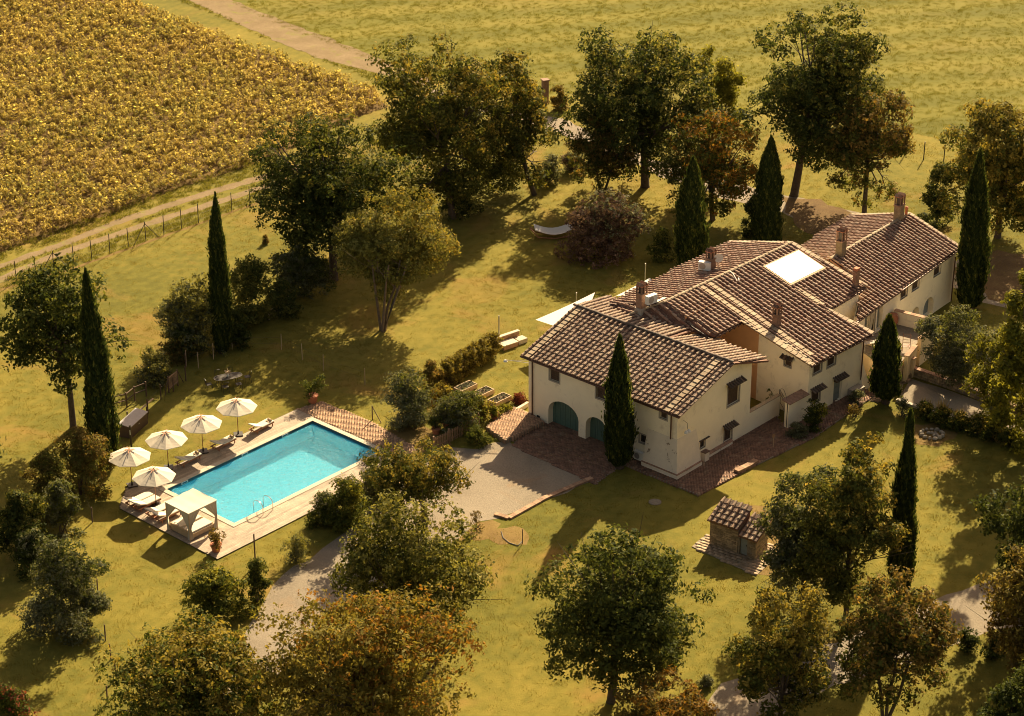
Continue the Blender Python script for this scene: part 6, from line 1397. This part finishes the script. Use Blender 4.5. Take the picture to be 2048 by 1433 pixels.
H('bush with red flower spikes in the bottom left corner', (20, 1450), 1370, -30, 68, 'green', leaf=.08, mats2=('red', .93))
H('round blue-grey ball bush by the iron gate wall', (1594, 880), 845, 1572, 1617, 'grey', leaf=.05)
H('dark cone-shaped bush with a pale side against the main house', (1632, 868), 800, 1608, 1655, 'dark', leaf=.06, mats2=('lime', .88))
H('white flowering rose at the main house corner', (1712, 812), 780, 1694, 1730, 'grey', leaf=.05, dens=.6)
H('rose bush on the lawn edge left of the cone-shaped cypress', (1708, 838), 808, 1692, 1726, 'autumn', leaf=.05, dens=.45)
H('rose bush on the lawn right of the cone-shaped cypress', (1806, 836), 796, 1792, 1822, 'grey', leaf=.05, dens=.5)
H('leafy vine behind the low courtyard wall', (1546, 812), 766, 1534, 1562, 'lime', leaf=.06, mats2=('green', .5))
for i in range(7):
    f_ = i / 6; x_, y_ = 1850 + 205 * f_, 846 + 62 * f_
    H('hedge bush below the gravel ramp, ' + ('at the kerb end', 'second from the kerb end', 'third from the kerb end', 'in its middle', 'third from the lime-green tree', 'second from the lime-green tree', 'under the lime-green tree')[i], (x_, y_), y_ - 42, x_ - 26, x_ + 26, 'green', leaf=.075, mats2=('gold', .8), group='hedge bushes below the ramp')
H('grey bush in the row behind the largest oak, left one', (1095, 372), 310, 1070, 1125, 'grey', leaf=.10)
H('grey-brown bush behind the largest oak, next to the bronze tree', (1140, 350), 302, 1112, 1170, 'purple', leaf=.10, mats2=('grey', .5))
H('reddish bush right of the far gate pillar', (1120, 225), 172, 1102, 1136, 'autumn', leaf=.12)
H('dark undergrowth at the foot of the largest oak', (905, 440), 385, 880, 965, 'dark', leaf=.11, mats2=('olive', .6))
H('bare twiggy red-brown bush at the gravel edge', (952, 1062), 1022, 936, 968, 'autumn', leaf=.04, dens=.18)
H('tiny sapling on the lawn beside the dark oak', (531, 490), 470, 525, 538, 'autumn', leaf=.06)
H('dark shrub on the far side of the gravel lane, left one', (1935, 1305), 1258, 1912, 1958, 'dark', leaf=.08)
H('dark shrub on the far side of the gravel lane, right one', (1985, 1320), 1270, 1962, 2010, 'dark', leaf=.08)
H('low lavender clump on the gravel lane border', (1410, 1378), 1350, 1392, 1426, 'grey', leaf=.05)
# tall grasses on the ramp border
for i, (x_, y_, lb) in enumerate(((1850, 832, 'tall feathery grass clump on the ramp border nearest the pier'), (1882, 838, 'tall feathery grass clump with upright plumes, middle of the ramp border'), (1918, 850, 'tall feathery grass clump on the ramp border, third along'), (1958, 868, 'short spiky grass clump on the ramp border farther right'), (1995, 885, 'small spiky grass clump nearest the lime-green tree'))):
    p = G(x_, y_); t = thing('grass_clump', lb, 'grass clump', p, 0, 'feathery grasses on the ramp border'); m_ = MB(); hh = (1.5, 1.7, 1.3, .9, .7)[i]
    for k in range(90):
        a, l_ = random.uniform(0, 6.28), random.uniform(.5, 1) * hh; o_ = np.array([math.cos(a), math.sin(a), 0]); w_ = np.array([-o_[1], o_[0], 0]) * .022; r_ = random.uniform(.05, .45); q0 = p + o_ * random.uniform(0, .15)
        m_.add([q0 - w_, q0 + w_, q0 + o_ * r_ * .5 + (0, 0, l_ * .6) + w_, q0 + o_ * r_ + (0, 0, l_), q0 + o_ * r_ * .5 + (0, 0, l_ * .6) - w_], [(0, 1, 2, 3, 4)])
    m_.build('blades', MAT['leaf_straw'], t, 'stuff')
# potted plants
def potted(label, u_, n_, mat, h_, r_, pot=.34, world=None, dens=1.):
    p = world if world is not None else PF.P(u_, n_, .08); t = thing('potted_plant', label, 'potted plant', p, 0, 'terracotta pots with shrubs')
    MB().lathe(p, [(pot * .68, 0), (pot * .95, pot * 1.25), (pot * 1.08, pot * 1.27), (pot * 1.08, pot * 1.45), (pot * .92, pot * 1.45)], 16).build('pot', MAT['terracotta'], t); MB().lathe(p + (0, 0, pot * 1.36), [(pot * .92, 0), (pot * .8, .02)], 12).build('soil', MAT['soil'], t)
    c_ = p + (0, 0, pot * 1.4 + h_ * .55); lobes = [(*(c_ + rng.normal(size=3) * (r_ * .45, r_ * .45, h_ * .25)), r_ * .42, r_ * .42, r_ * .36) for _ in range(12)]
    P_, Nn, hue = crown_points(lobes, int(1500 * dens), .3, .08); link('foliage', foliage_mesh('foliage', P_, Nn, np.clip(hue * .5 + rng.random(len(P_)) * .5, 0, 1), .065, mat, p), t, 'stuff')
    m_ = MB()
    for q in lobes[:6]: m_.tube([p + (0, 0, pot * 1.3), np.array(q[:3])], [.02, .008], 4)
    m_.build('stems', MAT['bark'], t)
potted('potted flowering shrub at the near deck corner beside the curtained daybed', 16.15, 8.35, 'autumn', 1.0, .62, .36, dens=.6)
potted('potted lemon bush at the top corner of the brick patio', -2.0, -2.1, 'green', 1.2, .72, .40)
potted('square-shouldered pot with a pale plant by the brick platform', 0, 0, 'lime', .45, .38, .32, world=G(989, 838))
for i, (x_, y_, lb) in enumerate(((872, 868, 'potted green shrub nearest the silver-leaved bush, behind the picket fence'), (893, 856, 'second potted shrub in the row behind the picket fence'), (915, 843, 'third potted shrub in the row behind the picket fence'), (938, 832, 'potted shrub at the platform end of the row behind the picket fence'))):
    potted(lb, 0, 0, ('green', 'grey', 'green', 'grey')[i], .8, .45, .3, world=G(x_, y_), dens=.7)

# ----------------------------------------------------------------- crops, meadow, lawn tufts: thousands of instanced plants
def proto_col(name, meshes):
    c = bpy.data.collections.new(name)
    for i, me in enumerate(meshes): o = bpy.data.objects.new(name + '_plant', me); c.objects.link(o)
    return c
def scatter(name, pts, col, smin, smax, label=None):
    me = bpy.data.meshes.new(name); me.vertices.add(len(pts)); me.vertices.foreach_set('co', np.asarray(pts, np.float32).ravel())
    for an, vals in (('rz', rng.uniform(0, 6.283, len(pts))), ('sc', rng.uniform(smin, smax, len(pts)))):
        a = me.attributes.new(an, 'FLOAT', 'POINT'); a.data.foreach_set('value', vals.astype(np.float32))
    me.update(); o = link(name, me, None, 'stuff')
    if label: o['label'] = label
    ng = bpy.data.node_groups.new(name, 'GeometryNodeTree'); ng.interface.new_socket('Geometry', in_out='INPUT', socket_type='NodeSocketGeometry'); ng.interface.new_socket('Geometry', in_out='OUTPUT', socket_type='NodeSocketGeometry')
    gi = ng.nodes.new('NodeGroupInput'); go = ng.nodes.new('NodeGroupOutput'); ip = ng.nodes.new('GeometryNodeInstanceOnPoints'); ci = ng.nodes.new('GeometryNodeCollectionInfo')
    ci.inputs[0].default_value = col; ci.inputs['Separate Children'].default_value = True; ci.inputs['Reset Children'].default_value = True
    ar = ng.nodes.new('GeometryNodeInputNamedAttribute'); ar.data_type = 'FLOAT'; ar.inputs[0].default_value = 'rz'; asx = ng.nodes.new('GeometryNodeInputNamedAttribute'); asx.data_type = 'FLOAT'; asx.inputs[0].default_value = 'sc'
    cx_ = ng.nodes.new('ShaderNodeCombineXYZ'); ng.links.new(ar.outputs['Attribute'], cx_.inputs[2])
    ng.links.new(gi.outputs[0], ip.inputs['Points']); ng.links.new(ci.outputs[0], ip.inputs['Instance']); ip.inputs['Pick Instance'].default_value = True
    ng.links.new(cx_.outputs[0], ip.inputs['Rotation']); ng.links.new(asx.outputs['Attribute'], ip.inputs['Scale']); ng.links.new(ip.outputs[0], go.inputs[0])
    md = o.modifiers.new('scatter', 'NODES'); md.node_group = ng
    return o
def plant_mesh(n, h_, r_, size, mat, asp=.6, stalk=True, seed=0, low=.25):
    g_ = np.random.default_rng(seed); z = h_ * (low + (1 - low) * g_.random(n) ** .7); a = g_.uniform(0, 6.283, n); rr = r_ * g_.random(n) ** .5 * (1.15 - .5 * z / h_)
    P_ = np.stack([rr * np.cos(a), rr * np.sin(a), z], 1); Nn = np.stack([np.cos(a) * .5, np.sin(a) * .5, np.ones(n) * .7], 1) + g_.normal(size=(n, 3)) * .45
    V = leaf_quads(P_, Nn, size, asp).reshape(-1, 3); F = np.arange(n * 4).reshape(n, 4); ti = np.clip(.12 + .75 * z / h_ * g_.uniform(.6, 1.15, n) + seed % 4 * .03, 0, 1)  # tint rises with height: highlit tops and shaded feet painted into the leaves
    return mesh_from('plant', V, F, MAT['leaf_' + mat], ti, F_is_quads=True)
def blades_mesh(n, h_, r_, w_, mat, seed):
    g_ = np.random.default_rng(seed); a = g_.uniform(0, 6.283, n); q0 = np.stack([np.cos(a), np.sin(a), 0 * a], 1) * (r_ * g_.random(n) ** .5)[:, None]; dr = np.stack([np.cos(a + g_.normal(size=n)), np.sin(a + g_.normal(size=n)), 0 * a], 1) * (h_ * g_.uniform(.1, .6, n))[:, None]
    s_ = np.cross(dr, [0, 0, 1.]); s_ /= np.linalg.norm(s_, axis=1, keepdims=True) + 1e-9; s_ *= w_; hz = (h_ * g_.uniform(.5, 1, n))[:, None] * np.array([0, 0, 1.])
    V = np.stack([q0 - s_, q0 + s_, q0 + dr + hz + s_ * .3, q0 + dr + hz - s_ * .3], 1).reshape(-1, 3)
    return mesh_from('blades', V, np.arange(n * 4).reshape(n, 4), MAT['leaf_' + mat], g_.random(n), F_is_quads=True)
def fill_pts(poly, per_m2, view=True, margin=60, z=0., jitter=True, excl=(), noise_cut=None):
    poly = np.array([p[:2] for p in poly]); x0, y0 = poly.min(0); x1, y1 = poly.max(0); x0, x1, y0, y1 = max(x0, -70), min(x1, 70), max(y0, 88), min(y1, 250)
    n = int((x1 - x0) * (y1 - y0) * per_m2); x = rng.uniform(x0, x1, n); y = rng.uniform(y0, y1, n); k = inside_np(poly, x, y)
    if view:
        Z = -CAMH; yy = cP * y - sP * Z; zz = sP * y + cP * Z; px = CX + FPX * x / yy; py = CY - FPX * zz / yy
        k &= (px > -margin) & (px < 2048 + margin) & (py > -margin) & (py < 1433 + margin)
    x, y = x[k], y[k]
    for e in excl: k = ~inside_np(np.array([q[:2] for q in e]), x, y); x, y = x[k], y[k]
    if noise_cut:
        v = np.sin(x * .31 + 1.3 * np.sin(y * .17)) + np.sin(y * .27 + 2 * np.sin(x * .11 + 1)) + rng.normal(size=len(x)) * .8; k = v > noise_cut; x, y = x[k], y[k]
    return np.stack([x, y, np.full(len(x), z)], 1)
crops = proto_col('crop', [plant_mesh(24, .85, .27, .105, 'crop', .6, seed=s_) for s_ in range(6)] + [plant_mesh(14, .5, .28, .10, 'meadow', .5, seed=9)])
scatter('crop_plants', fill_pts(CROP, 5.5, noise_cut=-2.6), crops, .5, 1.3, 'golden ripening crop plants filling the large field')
tuft = proto_col('meadow_tuft', [blades_mesh(22, .14, .26, .012, 'meadow', s_) for s_ in range(4)])
scatter('meadow_grass', fill_pts(MEAD, 4.5), tuft, .5, 1.2, 'tall green meadow grass')
verge_poly = [G(*p)[:2] for p in [(-60, 600), (0, 500), (200, 430), (520, 315), (545, 395), (300, 482), (0, 585)]]
verge2 = [G(*p)[:2] for p in [(310, -20), (520, 70), (720, 150), (760, 170), (785, 200), (840, 190), (790, 160), (640, 118), (513, 70), (400, 5), (380, -20)]]
ruts = [[G(*p)[:2] for p in q] for q in ([(-90, 552), (146, 473), (340, 403), (513, 351), (600, 328), (600, 340), (513, 366), (340, 418), (146, 489), (-90, 568)], [(-90, 585), (110, 503), (300, 439), (513, 372), (600, 348), (600, 360), (513, 386), (300, 454), (110, 518), (-90, 602)], [(330, -20), (513, 60), (700, 130), (860, 175), (860, 150), (700, 92), (560, 36), (425, -20)])]
low = proto_col('grass_tuft', [blades_mesh(22, .16, .24, .014, 'meadow', s_) for s_ in (11, 12, 13)])
scatter('verge_grass', np.concatenate([fill_pts(verge_poly, 9, excl=ruts), fill_pts(verge2, 9, excl=ruts)]), low, .6, 1.5, 'rough green grass along the tracks')
lawn_poly = [G(*p)[:2] for p in [(-80, 620), (0, 585), (300, 486), (545, 396), (620, 360), (800, 230), (1050, 200), (1300, 215), (1780, 270), (2120, 340), (2120, 1500), (-80, 1500)]]
ex = [[PF.P(*q)[:2] for q in ((-2.9, -2.5), (16.9, -2.5), (16.9, 9.2), (-2.9, 9.2))], [G(*p)[:2] for p in [(895, 897), (1016, 876), (972, 850), (1030, 815), (1090, 840), (1366, 962), (1250, 930), (1185, 962), (990, 1044), (900, 1095), (760, 1185), (560, 1370), (440, 1400), (500, 1245), (640, 1095)]],
      [FA.P(*q)[:2] for q in ((-.5, -.5), (16, -1.6), (16, 12), (-.5, 12))], [FM.P(*q)[:2] for q in ((-5, -1.0), (8, -1.0), (12, 3), (12, 15), (-5, 15))], [FC.P(*q)[:2] for q in ((-3, -6), (8, -6), (16.5, -1), (16.5, 11), (-1, 11))],
      [FS.P(*q)[:2] for q in ((-1.5, -.8), (SL + .8, -1), (SL + 1.4, SW + 1.2), (-1, SW + 1.0))], [G(*p)[:2] for p in [(1380, 1450), (1440, 1370), (1700, 1270), (1960, 1165), (2120, 1130), (2120, 1240), (1860, 1310), (1520, 1480)]], [G(*p)[:2] for p in [(1710, 800), (1822, 755), (2130, 880), (2130, 940), (1850, 830)]],
      [G(*p)[:2] for p in [(860, 178), (1140, 240), (1300, 318), (1640, 405), (1880, 505), (2120, 600), (2120, 650), (1850, 545), (1640, 462), (1320, 352), (1120, 268), (860, 200)]]]
lt = proto_col('lawn_tuft', [blades_mesh(12, .055, .20, .010, 'lawn', s_) for s_ in (21, 22, 23)])
scatter('lawn_grass', fill_pts(lawn_poly, 8, margin=10, excl=ex, noise_cut=-1.2), lt, .6, 1.6, 'short mown golden-green grass tufts of the lawn')
fl_ = proto_col('fallen_leaf', [blades_mesh(3, .02, .12, .035, 'straw', s_) for s_ in (31, 32)])
scatter('fallen_leaves', np.concatenate([fill_pts([G(*p)[:2] for p in [(900, 1080), (1100, 1060), (1150, 1433), (900, 1433)]], 2.2, z=.03), fill_pts([G(*p)[:2] for p in [(1040, 870), (1120, 860), (1230, 940), (1180, 955), (1060, 900)]], 5, z=.06), fill_pts([G(*p)[:2] for p in [(980, 380), (1700, 380), (1700, 470), (980, 470)]], 2, z=.03)]), fl_, .7, 1.4, 'pale fallen leaves scattered under the trees')
